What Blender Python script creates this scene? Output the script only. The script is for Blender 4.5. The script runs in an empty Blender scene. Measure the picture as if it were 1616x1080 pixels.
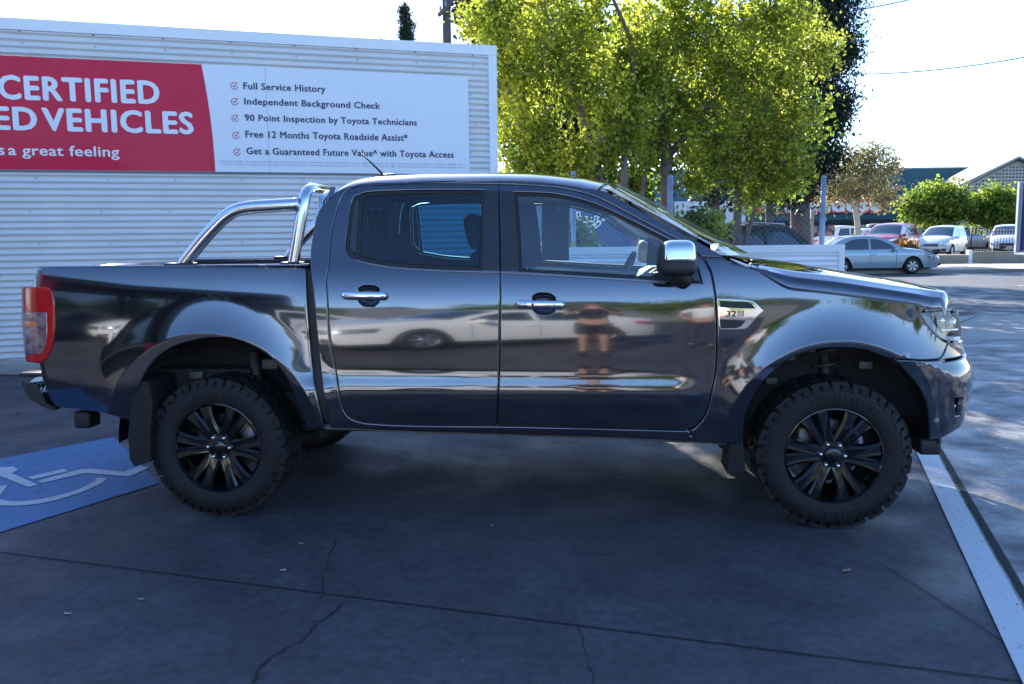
import bpy, bmesh, math, random
import numpy as np
from mathutils import Vector, Matrix
from mathutils.geometry import delaunay_2d_cdt
S=bpy.context.scene
R_=math.radians
# ---- calibration of the photograph's viewpoint ----
CAM=(2.034,-5.253,1.486); YAW,PIT,ROL=math.radians(-5.62),math.radians(6.86),math.radians(-.65); FPX=1369.7
def _axes():
    cy,sy=math.cos(YAW),math.sin(YAW);cp,sp=math.cos(PIT),math.sin(PIT);cr,sr=math.cos(ROL),math.sin(ROL)
    f=np.array([sy*cp,cy*cp,-sp]);r=np.array([cy,-sy,0.]);u=np.cross(r,f)
    return r*cr+u*sr,-r*sr+u*cr,f
AR,AU,AF=_axes(); CAMV=np.array(CAM)
def proj(P):
    d=np.asarray(P,float)-CAMV;z=d@AF
    return 808+FPX*(d@AR)/z,540-FPX*(d@AU)/z
def ray(x,y): return AF+(x-808)/FPX*AR-(y-540)/FPX*AU
def gp(x,y,z=0.):
    d=ray(x,y);return CAMV+d*((z-CAMV[2])/d[2])
def yp(x,y,Y):
    d=ray(x,y);return CAMV+d*((Y-CAMV[1])/d[1])
def dp(x,y,D):
    d=ray(x,y);return CAMV+d*(D/(d[0]*math.sin(YAW)+d[1]*math.cos(YAW)))
def lerp(a,b,t): return a+(b-a)*t
def sst(a,b,x):
    t=(x-a)/(b-a);t=0. if t<0 else 1. if t>1 else t
    return t*t*(3-2*t)
def interp(x,T):
    if x<=T[0][0]: return T[0][1]
    for i in range(1,len(T)):
        if x<=T[i][0]:
            a,b=T[i-1],T[i];return a[1]+(b[1]-a[1])*(x-a[0])/(b[0]-a[0])
    return T[-1][1]
def integ(T,zref,wref):
    # smooth the slope table, integrate to a half-width table
    zs=np.arange(.25,1.90,.005);t=np.array([interp(z,T) for z in zs])
    k=np.array([1,2,3,2,1])/9.;t2=np.convolve(np.pad(t,2,'edge'),k,'valid')
    w=-np.cumsum(t2)*.005;w+=wref-np.interp(zref,zs,w)
    return zs,w
TD=[(.40,-.20),(.5,-.19),(.6,-.17),(.66,-.13),(.70,-.03),(.72,.07),(.74,.15),(.76,.18),(.78,.13),(.80,.06),(.82,.0),(.86,-.035),(.92,-.02),(.98,.0),(1.04,.025),(1.09,.046),(1.15,.085),(1.22,.15),(1.28,.24),(1.33,.33),(1.37,.38),(1.42,.34),(1.6,.36),(1.75,.42),(1.9,.6)]
TB=[(.40,-.22),(.5,-.20),(.6,-.16),(.7,-.10),(.8,-.05),(.9,-.02),(.98,.0),(1.04,.02),(1.09,.04),(1.15,.075),(1.22,.12),(1.28,.18),(1.33,.25),(1.37,.33),(1.42,.34),(1.6,.36),(1.75,.42),(1.9,.6)]
ZS,WD=integ(TD,1.09,.90); _,WB=integ(TB,1.09,.90)
def zint(z,A):
    f=(z-.25)/.005;i=int(f);i=0 if i<0 else len(A)-2 if i>len(A)-2 else i;return A[i]+(A[i+1]-A[i])*(f-i)
ARCH=((0.,.40,.545),(3.22,.40,.505))
def Wd(x,z):
    m=sst(.40,.62,x)*(1-sst(2.42,2.66,x))
    w=lerp(zint(z,WB),zint(z,WD),m)
    for cx,cz,ro in ARCH:
        r=math.hypot(x-cx,z-cz);k=r-ro
        if k<.26:
            t=min(1,max(0,(k-.062)/.19));b=.030*(1-t)**1.8
            if k<.062: b-=(.062-k)*.17
            w+=b
    if x>3.3: w-=.05*((x-3.3)/.7)**2*1.2
    if x<-.4: w-=.02*((-.4-x)/.6)**2
    return w
U0=3.50;NEXP=2.7
XNV=None
XN=[(.3,4.05),(.5,4.1),(1.1,4.1)]
UR=-.93;RC=.09
def P(u,z,xn=None):
    if u>U0:
        s=min((u-U0)/1.25,1.);th=math.pi/2*s**(NEXP/2)
        xs=math.sin(th)**(2/NEXP);ys=max(math.cos(th),0)**(2/NEXP)
        xe=(float(np.interp(z,_z,XNV)) if XNV is not None else interp(z,XN)) if xn is None else xn
        x=U0+(xe-U0)*xs
        return np.array([x,-Wd(U0+(x-U0)*.5,z)*ys,z])
    if u<UR:
        s=UR-u;W=Wd(UR,z)
        if s<RC*math.pi/2:
            a=s/RC;return np.array([UR-RC*math.sin(a),-(W-RC+RC*math.cos(a)),z])
        return np.array([UR-RC,-(W-RC-(s-RC*math.pi/2)),z])
    return np.array([u,-Wd(u,z),z])
def Nrm(u,z,e=.004):
    n=np.cross(P(u+e,z)-P(u-e,z),P(u,z+e)-P(u,z-e));l=np.linalg.norm(n)
    return n/l if l>1e-12 else np.array([0,-1.,0])
def unp(x,y,g=None):
    q=yp(x,y,-.88);u,z=(q[0],q[2]) if g is None else g
    for _ in range(25):
        a=np.array(proj(P(u,z)));e=.0005
        ju=(np.array(proj(P(u+e,z)))-a)/e;jz=(np.array(proj(P(u,z+e)))-a)/e
        F=np.array([x,y])-a;D=ju[0]*jz[1]-ju[1]*jz[0]
        if abs(D)<1e-9: break
        du=(F[0]*jz[1]-F[1]*jz[0])/D;dz=(ju[0]*F[1]-ju[1]*F[0])/D
        du=max(-.08,min(.08,du));dz=max(-.08,min(.08,dz))
        u+=du;z+=dz
        if abs(F[0])+abs(F[1])<.05: break
    return u,z

# ---------------- camera ----------------
cd=bpy.data.cameras.new('camera');cam=bpy.data.objects.new('camera',cd);S.collection.objects.link(cam)
cd.sensor_width=36.;cd.lens=FPX*36./1616.;cd.clip_start=.05;cd.clip_end=2000
cam.matrix_world=Matrix(((AR[0],AU[0],-AF[0],CAM[0]),(AR[1],AU[1],-AF[1],CAM[1]),(AR[2],AU[2],-AF[2],CAM[2]),(0,0,0,1)))
S.camera=cam
# ---------------- light ----------------
SUN_EL=27.5;SUN_AZ=-17.6      # azimuth from +Y, negative towards -X
w=bpy.data.worlds.new("World");S.world=w;w.use_nodes=True
nt=w.node_tree;bg=nt.nodes['Background']
sky=nt.nodes.new('ShaderNodeTexSky');sky.sky_type='NISHITA';sky.sun_disc=False
sky.sun_elevation=R_(SUN_EL);sky.sun_rotation=R_(SUN_AZ);sky.air_density=.70;sky.dust_density=.15;sky.ozone_density=2.2
mx=nt.nodes.new('ShaderNodeMix');mx.data_type='RGBA';mx.blend_type='MULTIPLY';mx.inputs[0].default_value=1.;mx.inputs[7].default_value=(1.12,1.03,1.01,1)
hs=nt.nodes.new('ShaderNodeHueSaturation');hs.inputs['Saturation'].default_value=1.12
nt.links.new(sky.outputs[0],hs.inputs['Color']);nt.links.new(hs.outputs[0],mx.inputs[6]);nt.links.new(mx.outputs[2],bg.inputs[0]);bg.inputs[1].default_value=.125
sl=bpy.data.lights.new('sun','SUN');sl.energy=5.0;sl.angle=R_(.53);sl.color=(1,.94,.84)
so=bpy.data.objects.new('sun',sl);S.collection.objects.link(so)
sd=Vector((math.sin(R_(SUN_AZ))*math.cos(R_(SUN_EL)),math.cos(R_(SUN_AZ))*math.cos(R_(SUN_EL)),math.sin(R_(SUN_EL))))
so.rotation_euler=sd.to_track_quat('Z','Y').to_euler();so.location=sd*60
S.view_settings.view_transform='Standard';S.view_settings.look='None';S.view_settings.gamma=1;S.view_settings.exposure=1.95
S.cycles.max_bounces=7;S.cycles.transparent_max_bounces=12;S.cycles.use_denoising=True;S.cycles.caustics_reflective=False;S.cycles.caustics_refractive=False

# ---------------- materials ----------------
MT={}
def mat(name,col,rough=.5,metal=0.,coat=0.,spec=.5,var=0.,vs=8.,bump=0.,bs=60.,col2=None,cr=.03,emit=None,trans=0.,island=0.,stretch=None,det=6.,thr=(.3,.7)):
    if name in MT: return MT[name]
    m=bpy.data.materials.new(name);m.use_nodes=True;t=m.node_tree;b=t.nodes['Principled BSDF']
    b.inputs['Base Color'].default_value=(*col,1);b.inputs['Roughness'].default_value=rough;b.inputs['Metallic'].default_value=metal
    b.inputs['Coat Weight'].default_value=coat;b.inputs['Coat Roughness'].default_value=cr;b.inputs['Specular IOR Level'].default_value=spec
    src=None
    if var or bump or col2:
        g=t.nodes.new('ShaderNodeNewGeometry');mp=t.nodes.new('ShaderNodeMapping');t.links.new(g.outputs['Position'],mp.inputs[0])
        if stretch: mp.inputs['Scale'].default_value=stretch
    if var or col2:
        n=t.nodes.new('ShaderNodeTexNoise');n.inputs['Scale'].default_value=vs;n.inputs['Detail'].default_value=det;n.inputs['Roughness'].default_value=.62
        t.links.new(mp.outputs[0],n.inputs['Vector'])
        r=t.nodes.new('ShaderNodeValToRGB');r.color_ramp.elements[0].position=thr[0];r.color_ramp.elements[1].position=thr[1]
        c2=col2 or tuple(min(1,c*(1+var)) for c in col);c1=col if col2 else tuple(c*(1-var) for c in col)
        r.color_ramp.elements[0].color=(*c1,1);r.color_ramp.elements[1].color=(*c2,1)
        t.links.new(n.outputs['Fac'],r.inputs[0]);src=r.outputs[0]
    if island:
        g2=t.nodes.new('ShaderNodeNewGeometry');hs=t.nodes.new('ShaderNodeHueSaturation');mr=t.nodes.new('ShaderNodeMapRange')
        mr.inputs['To Min'].default_value=1-island;mr.inputs['To Max'].default_value=1+island
        t.links.new(g2.outputs['Random Per Island'],mr.inputs[0]);t.links.new(mr.outputs[0],hs.inputs['Value'])
        if src: t.links.new(src,hs.inputs['Color'])
        else: hs.inputs['Color'].default_value=(*col,1)
        src=hs.outputs[0]
    if src: t.links.new(src,b.inputs['Base Color'])
    if bump:
        n2=t.nodes.new('ShaderNodeTexNoise');n2.inputs['Scale'].default_value=bs;n2.inputs['Detail'].default_value=4
        t.links.new(mp.outputs[0],n2.inputs['Vector'])
        bp=t.nodes.new('ShaderNodeBump');bp.inputs['Strength'].default_value=bump;bp.inputs['Distance'].default_value=.01
        t.links.new(n2.outputs['Fac'],bp.inputs['Height']);t.links.new(bp.outputs[0],b.inputs['Normal'])
    if emit: b.inputs['Emission Color'].default_value=(*emit[0],1);b.inputs['Emission Strength'].default_value=emit[1]
    if trans:
        tr=t.nodes.new('ShaderNodeBsdfTranslucent');mx=t.nodes.new('ShaderNodeMixShader');mx.inputs[0].default_value=trans
        if src: t.links.new(src,tr.inputs[0])
        else: tr.inputs[0].default_value=(*col,1)
        t.links.new(b.outputs[0],mx.inputs[1]);t.links.new(tr.outputs[0],mx.inputs[2]);t.links.new(mx.outputs[0],t.nodes['Material Output'].inputs[0])
    MT[name]=m;return m
def glass(name,tint,refl=1.0,ior=1.62):
    if name in MT: return MT[name]
    m=bpy.data.materials.new(name);m.use_nodes=True;t=m.node_tree;t.nodes.remove(t.nodes['Principled BSDF'])
    tr=t.nodes.new('ShaderNodeBsdfTransparent');tr.inputs[0].default_value=(*tint,1)
    gl=t.nodes.new('ShaderNodeBsdfGlossy');gl.inputs['Roughness'].default_value=.01;gl.inputs['Color'].default_value=(refl,refl,refl,1)
    fr=t.nodes.new('ShaderNodeFresnel');fr.inputs[0].default_value=ior
    mx=t.nodes.new('ShaderNodeMixShader');t.links.new(fr.outputs[0],mx.inputs[0]);t.links.new(tr.outputs[0],mx.inputs[1]);t.links.new(gl.outputs[0],mx.inputs[2])
    t.links.new(mx.outputs[0],t.nodes['Material Output'].inputs[0]);MT[name]=m;return m
PAINT=mat('truck_paint',(.10,.108,.13),.075,.92,coat=1.,cr=.01)
MATTE=mat('matte_black',(.018,.018,.02),.55,var=.2,vs=30)
PIANO=mat('pillar_black',(.022,.023,.028),.28,coat=.2)
RUB=mat('tyre_rubber',(.008,.008,.009),.72,var=.35,vs=25,bump=.25,bs=160)
RIMB=mat('rim_black',(.005,.005,.006),.12,coat=.6,spec=.4,cr=.06)
CHR=mat('chrome',(.86,.87,.9),.05,1.)
STEEL=mat('stainless',(.72,.74,.78),.10,1.,bump=.03,bs=300)
DARK=mat('dark_plastic',(.012,.012,.013),.5)
UNDER=mat('underbody',(.02,.02,.022),.8,var=.3,vs=12)
GLT=glass('clear_glass',(.84,.95,1.0),1.,2.1)
GLD=glass('tinted_glass',(.15,.42,.56))
GLW=glass('windscreen_glass',(.70,.80,.74))
TRIM=mat('trim_grey',(.80,.81,.82),.8,var=.04,vs=40)
SEAT=mat('seat_cloth',(.07,.07,.08),.9,var=.2,vs=60)

# ---------------- helpers ----------------
def tag(o,label=None,cat=None,group=None,kind=None):
    if label: o['label']=label
    if cat: o['category']=cat
    if group: o['group']=group
    if kind: o['kind']=kind
    return o
def empty(name,loc=(0,0,0),rz=0.,label=None,cat=None,group=None):
    o=bpy.data.objects.new(name,None);S.collection.objects.link(o);o.location=loc;o.rotation_euler=(0,0,rz);o.empty_display_size=.2
    return tag(o,label,cat,group)
def link(name,me,m,parent=None,smooth=None):
    if m: me.materials.append(m)
    o=bpy.data.objects.new(name,me);S.collection.objects.link(o)
    if parent is not None: o.parent=parent
    return o
class MB:
    def __init__(s): s.v=[];s.f=[];s.sm=[]
    def add(s,vs,fs,smooth=False):
        k=len(s.v);s.v+=[tuple(map(float,p)) for p in vs];s.f+=[tuple(i+k for i in f) for f in fs];s.sm+=[smooth]*len(fs)
    def box(s,c,d,M=None,bev=0.):
        hx,hy,hz=d[0]/2,d[1]/2,d[2]/2
        if bev>0:
            b=min(bev,hx*.98,hy*.98,hz*.98);ps=[];n=3
            # rounded box via sphere octants
            vs=[];idx={}
            sg=[(-1,-1,-1),(1,-1,-1),(1,1,-1),(-1,1,-1),(-1,-1,1),(1,-1,1),(1,1,1),(-1,1,1)]
            bm=bmesh.new();bmesh.ops.create_cube(bm,size=1.)
            for v in bm.verts: v.co=Vector((v.co.x*2*hx,v.co.y*2*hy,v.co.z*2*hz))
            bmesh.ops.bevel(bm,geom=bm.edges[:],offset=b,segments=2,profile=.5,affect='EDGES')
            bm.verts.index_update()
            vs=[v.co.copy() for v in bm.verts];fs=[[v.index for v in f.verts] for f in bm.faces];bm.free()
        else:
            vs=[Vector((x*hx,y*hy,z*hz)) for z in(-1,1) for y in(-1,1) for x in(-1,1)]
            fs=[(0,2,3,1),(4,5,7,6),(0,1,5,4),(2,6,7,3),(0,4,6,2),(1,3,7,5)]
        if M is not None: vs=[M@v for v in vs]
        c=Vector(c);s.add([v+c for v in vs],fs,bev>0);return s
    def tube(s,pts,r,n=12,caps=True,flat=1.,side=None):
        pts=[Vector(p) for p in pts];rs=r if isinstance(r,(list,tuple)) else [r]*len(pts)
        rings=[];up=None
        for i,p in enumerate(pts):
            a=pts[max(i-1,0)];b=pts[min(i+1,len(pts)-1)];t=(b-a).normalized()
            if up is None:
                up=Vector(side) if side else (Vector((0,0,1)) if abs(t.z)<.9 else Vector((1,0,0)))
            u=(up-t*up.dot(t));u=u.normalized() if u.length>1e-6 else t.orthogonal().normalized();up=u;v=t.cross(u)
            rings.append([p+u*(rs[i]*math.cos(2*math.pi*k/n))+v*(rs[i]*flat*math.sin(2*math.pi*k/n)) for k in range(n)])
        vs=[q for r_ in rings for q in r_];fs=[]
        for i in range(len(pts)-1):
            for k in range(n): fs.append((i*n+k,i*n+(k+1)%n,(i+1)*n+(k+1)%n,(i+1)*n+k))
        if caps:
            fs.append(tuple(range(n-1,-1,-1)));fs.append(tuple((len(pts)-1)*n+k for k in range(n)))
        s.add(vs,fs,True);return s
    def cyl(s,a,b,r,n=16,r2=None): return s.tube([a,b],[r,r if r2 is None else r2],n)
    def prism(s,poly,axis,a,b,smooth=False):
        # poly in the plane normal to axis: y -> (x,z); z -> (x,y); x -> (y,z)
        def pt(p,h): return (p[0],h,p[1]) if axis=='y' else (p[0],p[1],h) if axis=='z' else (h,p[0],p[1])
        n=len(poly);ar=sum(poly[i][0]*poly[(i+1)%n][1]-poly[(i+1)%n][0]*poly[i][1] for i in range(n))
        vs=[pt(p,a) for p in poly]+[pt(p,b) for p in poly]
        fs=[tuple(range(n)),tuple(range(2*n-1,n-1,-1))]+[(i+n,(i+1)%n+n,(i+1)%n,i)[::1] for i in range(n)]
        s.add(vs,fs,smooth);return s
    def lathe(s,prof,c,axis='y',n=48,a0=0.,a1=2*math.pi,smooth=True):
        # prof: list of (radius, offset along axis)
        cx,cy,cz=c;full=abs(a1-a0-2*math.pi)<1e-6;m=n if full else n+1;vs=[];fs=[]
        for k in range(m):
            a=a0+(a1-a0)*k/n
            for r,h in prof:
                if axis=='y': vs.append((cx+r*math.cos(a),cy+h,cz+r*math.sin(a)))
                else: vs.append((cx+r*math.cos(a),cy+r*math.sin(a),cz+h))
        q=len(prof)
        for k in range(n):
            k2=(k+1)%m
            for j in range(q-1): fs.append((k*q+j,k2*q+j,k2*q+j+1,k*q+j+1))
        s.add(vs,fs,smooth);return s
    def grid(s,rows,smooth=True,flip=False):
        n=len(rows[0]);vs=[p for r in rows for p in r];fs=[]
        for i in range(len(rows)-1):
            for j in range(n-1):
                f=(i*n+j,i*n+j+1,(i+1)*n+j+1,(i+1)*n+j);fs.append(f[::-1] if flip else f)
        s.add(vs,fs,smooth);return s
    def build(s,name,m,parent=None,fix=True,auto=None):
        me=bpy.data.meshes.new(name);me.from_pydata(s.v,[],s.f);me.polygons.foreach_set('use_smooth',s.sm)
        if fix:
            bm=bmesh.new();bm.from_mesh(me);bmesh.ops.recalc_face_normals(bm,faces=bm.faces[:]);bm.to_mesh(me);bm.free()
        if auto: me.set_sharp_from_angle(angle=R_(auto))
        me.update();return link(name,me,m,parent)
def catmull(pts,closed=True,step=.02,corner=42.):
    n=len(pts);out=[];P_=[np.array(p,float) for p in pts]
    def isc(i):
        if not closed and (i==0 or i==n-1): return True
        a=P_[i]-P_[(i-1)%n];b=P_[(i+1)%n]-P_[i];la,lb=np.linalg.norm(a),np.linalg.norm(b)
        if la<1e-9 or lb<1e-9: return True
        return math.degrees(math.acos(max(-1,min(1,a@b/la/lb))))>corner
    C=[isc(i) for i in range(n)]
    for i in range(n if closed else n-1):
        j=(i+1)%n;p1,p2=P_[i],P_[j];L=np.linalg.norm(p2-p1)
        t1=(p2-p1) if C[i] else (p2-P_[i-1])*(L/max(1e-6,L+np.linalg.norm(p1-P_[i-1])))
        t2=(p2-p1) if C[j] else (P_[(j+1)%n]-p1)*(L/max(1e-6,L+np.linalg.norm(P_[(j+1)%n]-p2)))
        k=max(1,int(math.ceil(L/step)))
        for q in range(k):
            t=q/k;h=(2*t**3-3*t*t+1)*p1+(t**3-2*t*t+t)*t1+(-2*t**3+3*t*t)*p2+(t**3-t*t)*t2;out.append(h)
    if not closed: out.append(P_[-1])
    return out
def area(p): return .5*sum(p[i][0]*p[(i+1)%len(p)][1]-p[(i+1)%len(p)][0]*p[i][1] for i in range(len(p)))
def offset(p,d):
    # p CCW -> moved inwards by d
    n=len(p);o=[]
    for i in range(n):
        a=p[i]-p[i-1];b=p[(i+1)%n]-p[i];a=a/(np.linalg.norm(a)+1e-12);b=b/(np.linalg.norm(b)+1e-12)
        na=np.array([-a[1],a[0]]);nb=np.array([-b[1],b[0]]);m=na+nb;l=np.linalg.norm(m)
        m=m/l if l>1e-6 else na;c=max(.45,m@na);o.append(p[i]+m*(d/c))
    return o
def inpoly(x,y,p):
    c=False;n=len(p);j=n-1
    for i in range(n):
        if (p[i][1]>y)!=(p[j][1]>y) and x<(p[j][0]-p[i][0])*(y-p[i][1])/(p[j][1]-p[i][1]+1e-15)+p[i][0]: c=not c
        j=i
    return c
def touz(pts):
    o=[];g=None
    for p in pts:
        o.append(np.array(p[1:]) if p[0] is None else np.array(unp(p[0],p[1])))
    return o
def panel(name,outer,m,parent,holes=(),off=0.,gap=.0025,edge=.006,depth=.014,grid=.035,both=True,step=.02,fn=None,nf=None,rim=True,corner=42.,extra=()):
    Pf=fn or P;Nf=nf or Nrm
    loops=[]
    for k,lp in enumerate([outer]+list(holes)):
        q=catmull(touz(lp) if fn is None else [np.array(a) for a in lp],True,step,corner)
        if area(q)<0: q=q[::-1]
        if k>0: q=q[::-1]
        loops.append(q)
    r0=[offset(q,gap) for q in loops];r1=[offset(q,gap+edge) for q in loops]
    vs=[];es=[];
    for q in r1:
        k=len(vs);vs+=[Vector((a[0],a[1])) for a in q];es+=[(k+i,k+(i+1)%len(q)) for i in range(len(q))]
    nb=len(vs);allx=[v.x for v in vs];ally=[v.y for v in vs]
    bx=np.array([(v.x,v.y) for v in vs])
    x=min(allx)+grid*.37;row=0
    while x<max(allx):
        y=min(ally)+grid*(.5 if row%2 else 0)
        while y<max(ally):
            if inpoly(x,y,r1[0]) and not any(inpoly(x,y,h) for h in r1[1:]) and np.min(np.abs(bx-(x,y)).sum(1))>grid*.45 and not any(.040<math.hypot(x-q_[0],y-q_[1])-q_[2]<.088 for q_ in (ARCH if extra else ())) and not (extra and .4<x<2.75 and .678<y<.835): vs.append(Vector((x,y)))
            y+=grid
        x+=grid*.87;row+=1
    for q in extra:
        for a in q:
            if inpoly(a[0],a[1],r1[0]) and np.min(np.abs(bx-a).sum(1))>.012: vs.append(Vector((a[0],a[1])))
    V,_,F,*_r=delaunay_2d_cdt(vs,es,[],0,1e-7)
    offn=off if callable(off) else (lambda u,z:off)
    pos=[];nor=[]
    for v in V:
        n=Nf(v.x,v.y);pos.append(Pf(v.x,v.y)+n*offn(v.x,v.y));nor.append(n)
    faces=[]
    for f in F:
        if len(f)!=3: continue
        cx=sum(V[i].x for i in f)/3;cy=sum(V[i].y for i in f)/3
        if inpoly(cx,cy,r1[0]) and not any(inpoly(cx,cy,h) for h in r1[1:]): faces.append(tuple(f))
    # V may be reordered: map r1 vertices by nearest
    Va=np.array([(v.x,v.y) for v in V])
    if rim:
      for q0,q1 in zip(r0,r1):
        n=len(q0);i1=[int(np.argmin(((Va-a)**2).sum(1))) for a in q1]
        k=len(pos)
        for i in range(n):
            a=q0[i];nn=Nf(a[0],a[1]);base=Pf(a[0],a[1])+nn*offn(a[0],a[1])
            o_=base-pos[i1[i]];o_=o_-nn*(o_@nn);l=np.linalg.norm(o_);o_=o_/l if l>1e-9 else nn
            pos.append(base-nn*min(.0025,edge*.45));t=nn*.72+o_*.69;nor.append(t/np.linalg.norm(t))
        for i in range(n):
            a=q0[i];nn=Nf(a[0],a[1]);pos.append(pos[k+i]-nn*depth);nor.append(nor[k+i])
        for i in range(n):
            j=(i+1)%n
            if i1[i]!=i1[j]: faces.append((i1[i],k+i,k+j,i1[j]))
            else: faces.append((i1[i],k+i,k+j))
            faces.append((k+i,k+n+i,k+n+j,k+j))
    res=[]
    for sgn in ((1,-1) if both else (1,)):
        vv=[(p[0],p[1]*sgn,p[2]) for p in pos];nn=[(a[0],a[1]*sgn,a[2]) for a in nor]
        ff=[]
        for f in faces:
            a,b,c=(np.array(vv[f[i]]) for i in range(3));g=np.cross(b-a,c-a);av=sum(np.array(nn[i]) for i in f)
            ff.append(f if g@av>=0 else f[::-1])
        me=bpy.data.meshes.new(name);me.from_pydata(vv,[],ff);me.polygons.foreach_set('use_smooth',[True]*len(ff));me.update()
        me.normals_split_custom_set_from_vertices(nn)
        par=parent[0 if sgn==1 else 1] if isinstance(parent,(list,tuple)) else parent
        res.append(link(name,me,m,par))
    return res
def textmesh(body,bold=0.,extr=.002):
    c=bpy.data.curves.new('txt','FONT');c.body=body;c.size=1.;c.offset=0;c.space_character=1.+bold*2.4;c.extrude=0.;c.resolution_u=3
    o=bpy.data.objects.new('txt',c);S.collection.objects.link(o)
    dg=bpy.context.evaluated_depsgraph_get();me=bpy.data.meshes.new_from_object(o.evaluated_get(dg))
    vs=[(v.co.x,v.co.y) for v in me.vertices];fs=[tuple(p.vertices) for p in me.polygons]
    bpy.data.objects.remove(o);bpy.data.curves.remove(c);bpy.data.meshes.remove(me)
    return vs,fs
_h,_=textmesh('H');CAPH=max(v[1] for v in _h)
def text_on(name,body,O,e,s0,s1,z0,z1,m,parent,bold=.0,nrm=None,off=.003,slant=0.,split=True):
    """flat lettering on the plane O + e*s, up z; fits width s0..s1, cap height z0..z1"""
    vs,fs=textmesh(body,bold);xa=min(v[0] for v in vs);xb=max(v[0] for v in vs)
    e=np.array(e,float);O=np.array(O,float);n=np.array(nrm if nrm is not None else (e[1],-e[0],0.))
    kx=(s1-s0)/(xb-xa);kz=(z1-z0)/CAPH;out=[]
    for x,y in vs:
        p=O+e*(s0+(x-xa)*kx+slant*y*kz)+n*off;p=p+np.array([0,0,z0+y*kz]);out.append(p)
    wds=body.split();edges=[]
    if split and len(wds)>1:
        for k in range(1,len(wds)):
            a_,_f=textmesh(' '.join(wds[:k]),bold);edges.append(O[0]*0+(max(v[0] for v in a_)+.03))
    if edges:
        last=None
        for k in range(len(wds)):
            lo=edges[k-1] if k else -1e9;hi=edges[k] if k<len(edges) else 1e9
            keep=[f for f in fs if lo<sum(vs[i][0] for i in f)/len(f)<=hi];ids=sorted({i for f in keep for i in f});mp_={j:i for i,j in enumerate(ids)}
            mb=MB()
            for i,(dx,dz) in enumerate(((0,0),(-1,0),(1,0),(0,1),(0,-1),(-.7,.7),(.7,-.7)) if bold else ((0,0),)):
                mb.add([out[j]+e*dx*bold*kx+np.array([0,0,dz*bold*kz*.7])+n*i*.0003 for j in ids],[tuple(mp_[j] for j in f) for f in keep])
            last=mb.build(name,m,parent,fix=False)
        return last,kx
    mb=MB()
    for i,(dx,dz) in enumerate(((0,0),(-1,0),(1,0),(0,1),(0,-1),(-.7,.7),(.7,-.7)) if bold else ((0,0),)):
        mb.add([p+e*dx*bold*kx+np.array([0,0,dz*bold*kz*.7])+n*i*.0003 for p in out],fs)
    return mb.build(name,m,parent,fix=False),kx
def bw(rx,fy,z=0.):
    return Vector((CAM[0]+rx*math.cos(YAW)+fy*math.sin(YAW),CAM[1]-rx*math.sin(YAW)+fy*math.cos(YAW),z))
def sheet(name,pts,z,m,kind='structure'):
    mb=MB();mb.add([(p[0],p[1],z) for p in pts],[tuple(range(len(pts)))])
    o=mb.build(name,m,fix=False)
    if o.data.polygons[0].normal.z<0: o.data.flip_normals()
    if kind: o['kind']=kind
    return o
# ================= SETTING =================
random.seed(5);rng=np.random.default_rng(5)
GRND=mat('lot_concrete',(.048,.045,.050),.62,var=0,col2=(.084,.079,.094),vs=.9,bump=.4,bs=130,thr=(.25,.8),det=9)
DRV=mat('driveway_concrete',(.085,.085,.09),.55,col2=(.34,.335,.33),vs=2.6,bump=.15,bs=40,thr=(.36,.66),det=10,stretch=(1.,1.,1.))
ASPH=mat('asphalt',(.045,.046,.05),.8,var=.28,vs=1.4,bump=.3,bs=90)
PAVE=mat('pavement_concrete',(.36,.34,.31),.8,var=.12,vs=2.,bump=.1,bs=60)
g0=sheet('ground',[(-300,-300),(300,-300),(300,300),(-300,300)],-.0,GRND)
LW=mat('line_white',(.56,.57,.60),.6,col2=(.24,.24,.26),vs=16,thr=(.58,.70),det=9,bump=.1)
BLU=mat('bay_blue',(.085,.20,.38),.65,col2=(.05,.09,.15),vs=11,thr=(.55,.74),det=9,bump=.1)
JOI=mat('joint_dark',(.02,.02,.022),.9)
def rough_up(m,amt,sc,sc2):
    t=m.node_tree;b=t.nodes['Principled BSDF'];l=b.inputs['Base Color'].links[0];src=l.from_socket
    g=t.nodes.new('ShaderNodeNewGeometry');v=src
    for s_,a_ in ((sc,amt),(sc2,amt*.7)):
        n=t.nodes.new('ShaderNodeTexNoise');n.inputs['Scale'].default_value=s_;n.inputs['Detail'].default_value=8;t.links.new(g.outputs['Position'],n.inputs['Vector'])
        r=t.nodes.new('ShaderNodeMapRange');r.inputs[1].default_value=.35;r.inputs[2].default_value=.65;r.inputs[3].default_value=1-a_;r.inputs[4].default_value=1+a_;t.links.new(n.outputs['Fac'],r.inputs[0])
        h=t.nodes.new('ShaderNodeHueSaturation');t.links.new(r.outputs[0],h.inputs['Value']);t.links.new(v,h.inputs['Color']);v=h.outputs[0]
    t.links.new(v,b.inputs['Base Color'])
    # speckled roughness so that the sheen is uneven
    n=t.nodes.new('ShaderNodeTexNoise');n.inputs['Scale'].default_value=1.7;n.inputs['Detail'].default_value=9;t.links.new(g.outputs['Position'],n.inputs['Vector'])
    r=t.nodes.new('ShaderNodeMapRange');r.inputs[1].default_value=.35;r.inputs[2].default_value=.65;r.inputs[3].default_value=.42;r.inputs[4].default_value=.80;t.links.new(n.outputs['Fac'],r.inputs[0]);t.links.new(r.outputs[0],b.inputs['Roughness'])
rough_up(GRND,.22,22.,3.1);rough_up(DRV,.18,30.,6.);rough_up(ASPH,.2,30.,.6)
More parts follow.
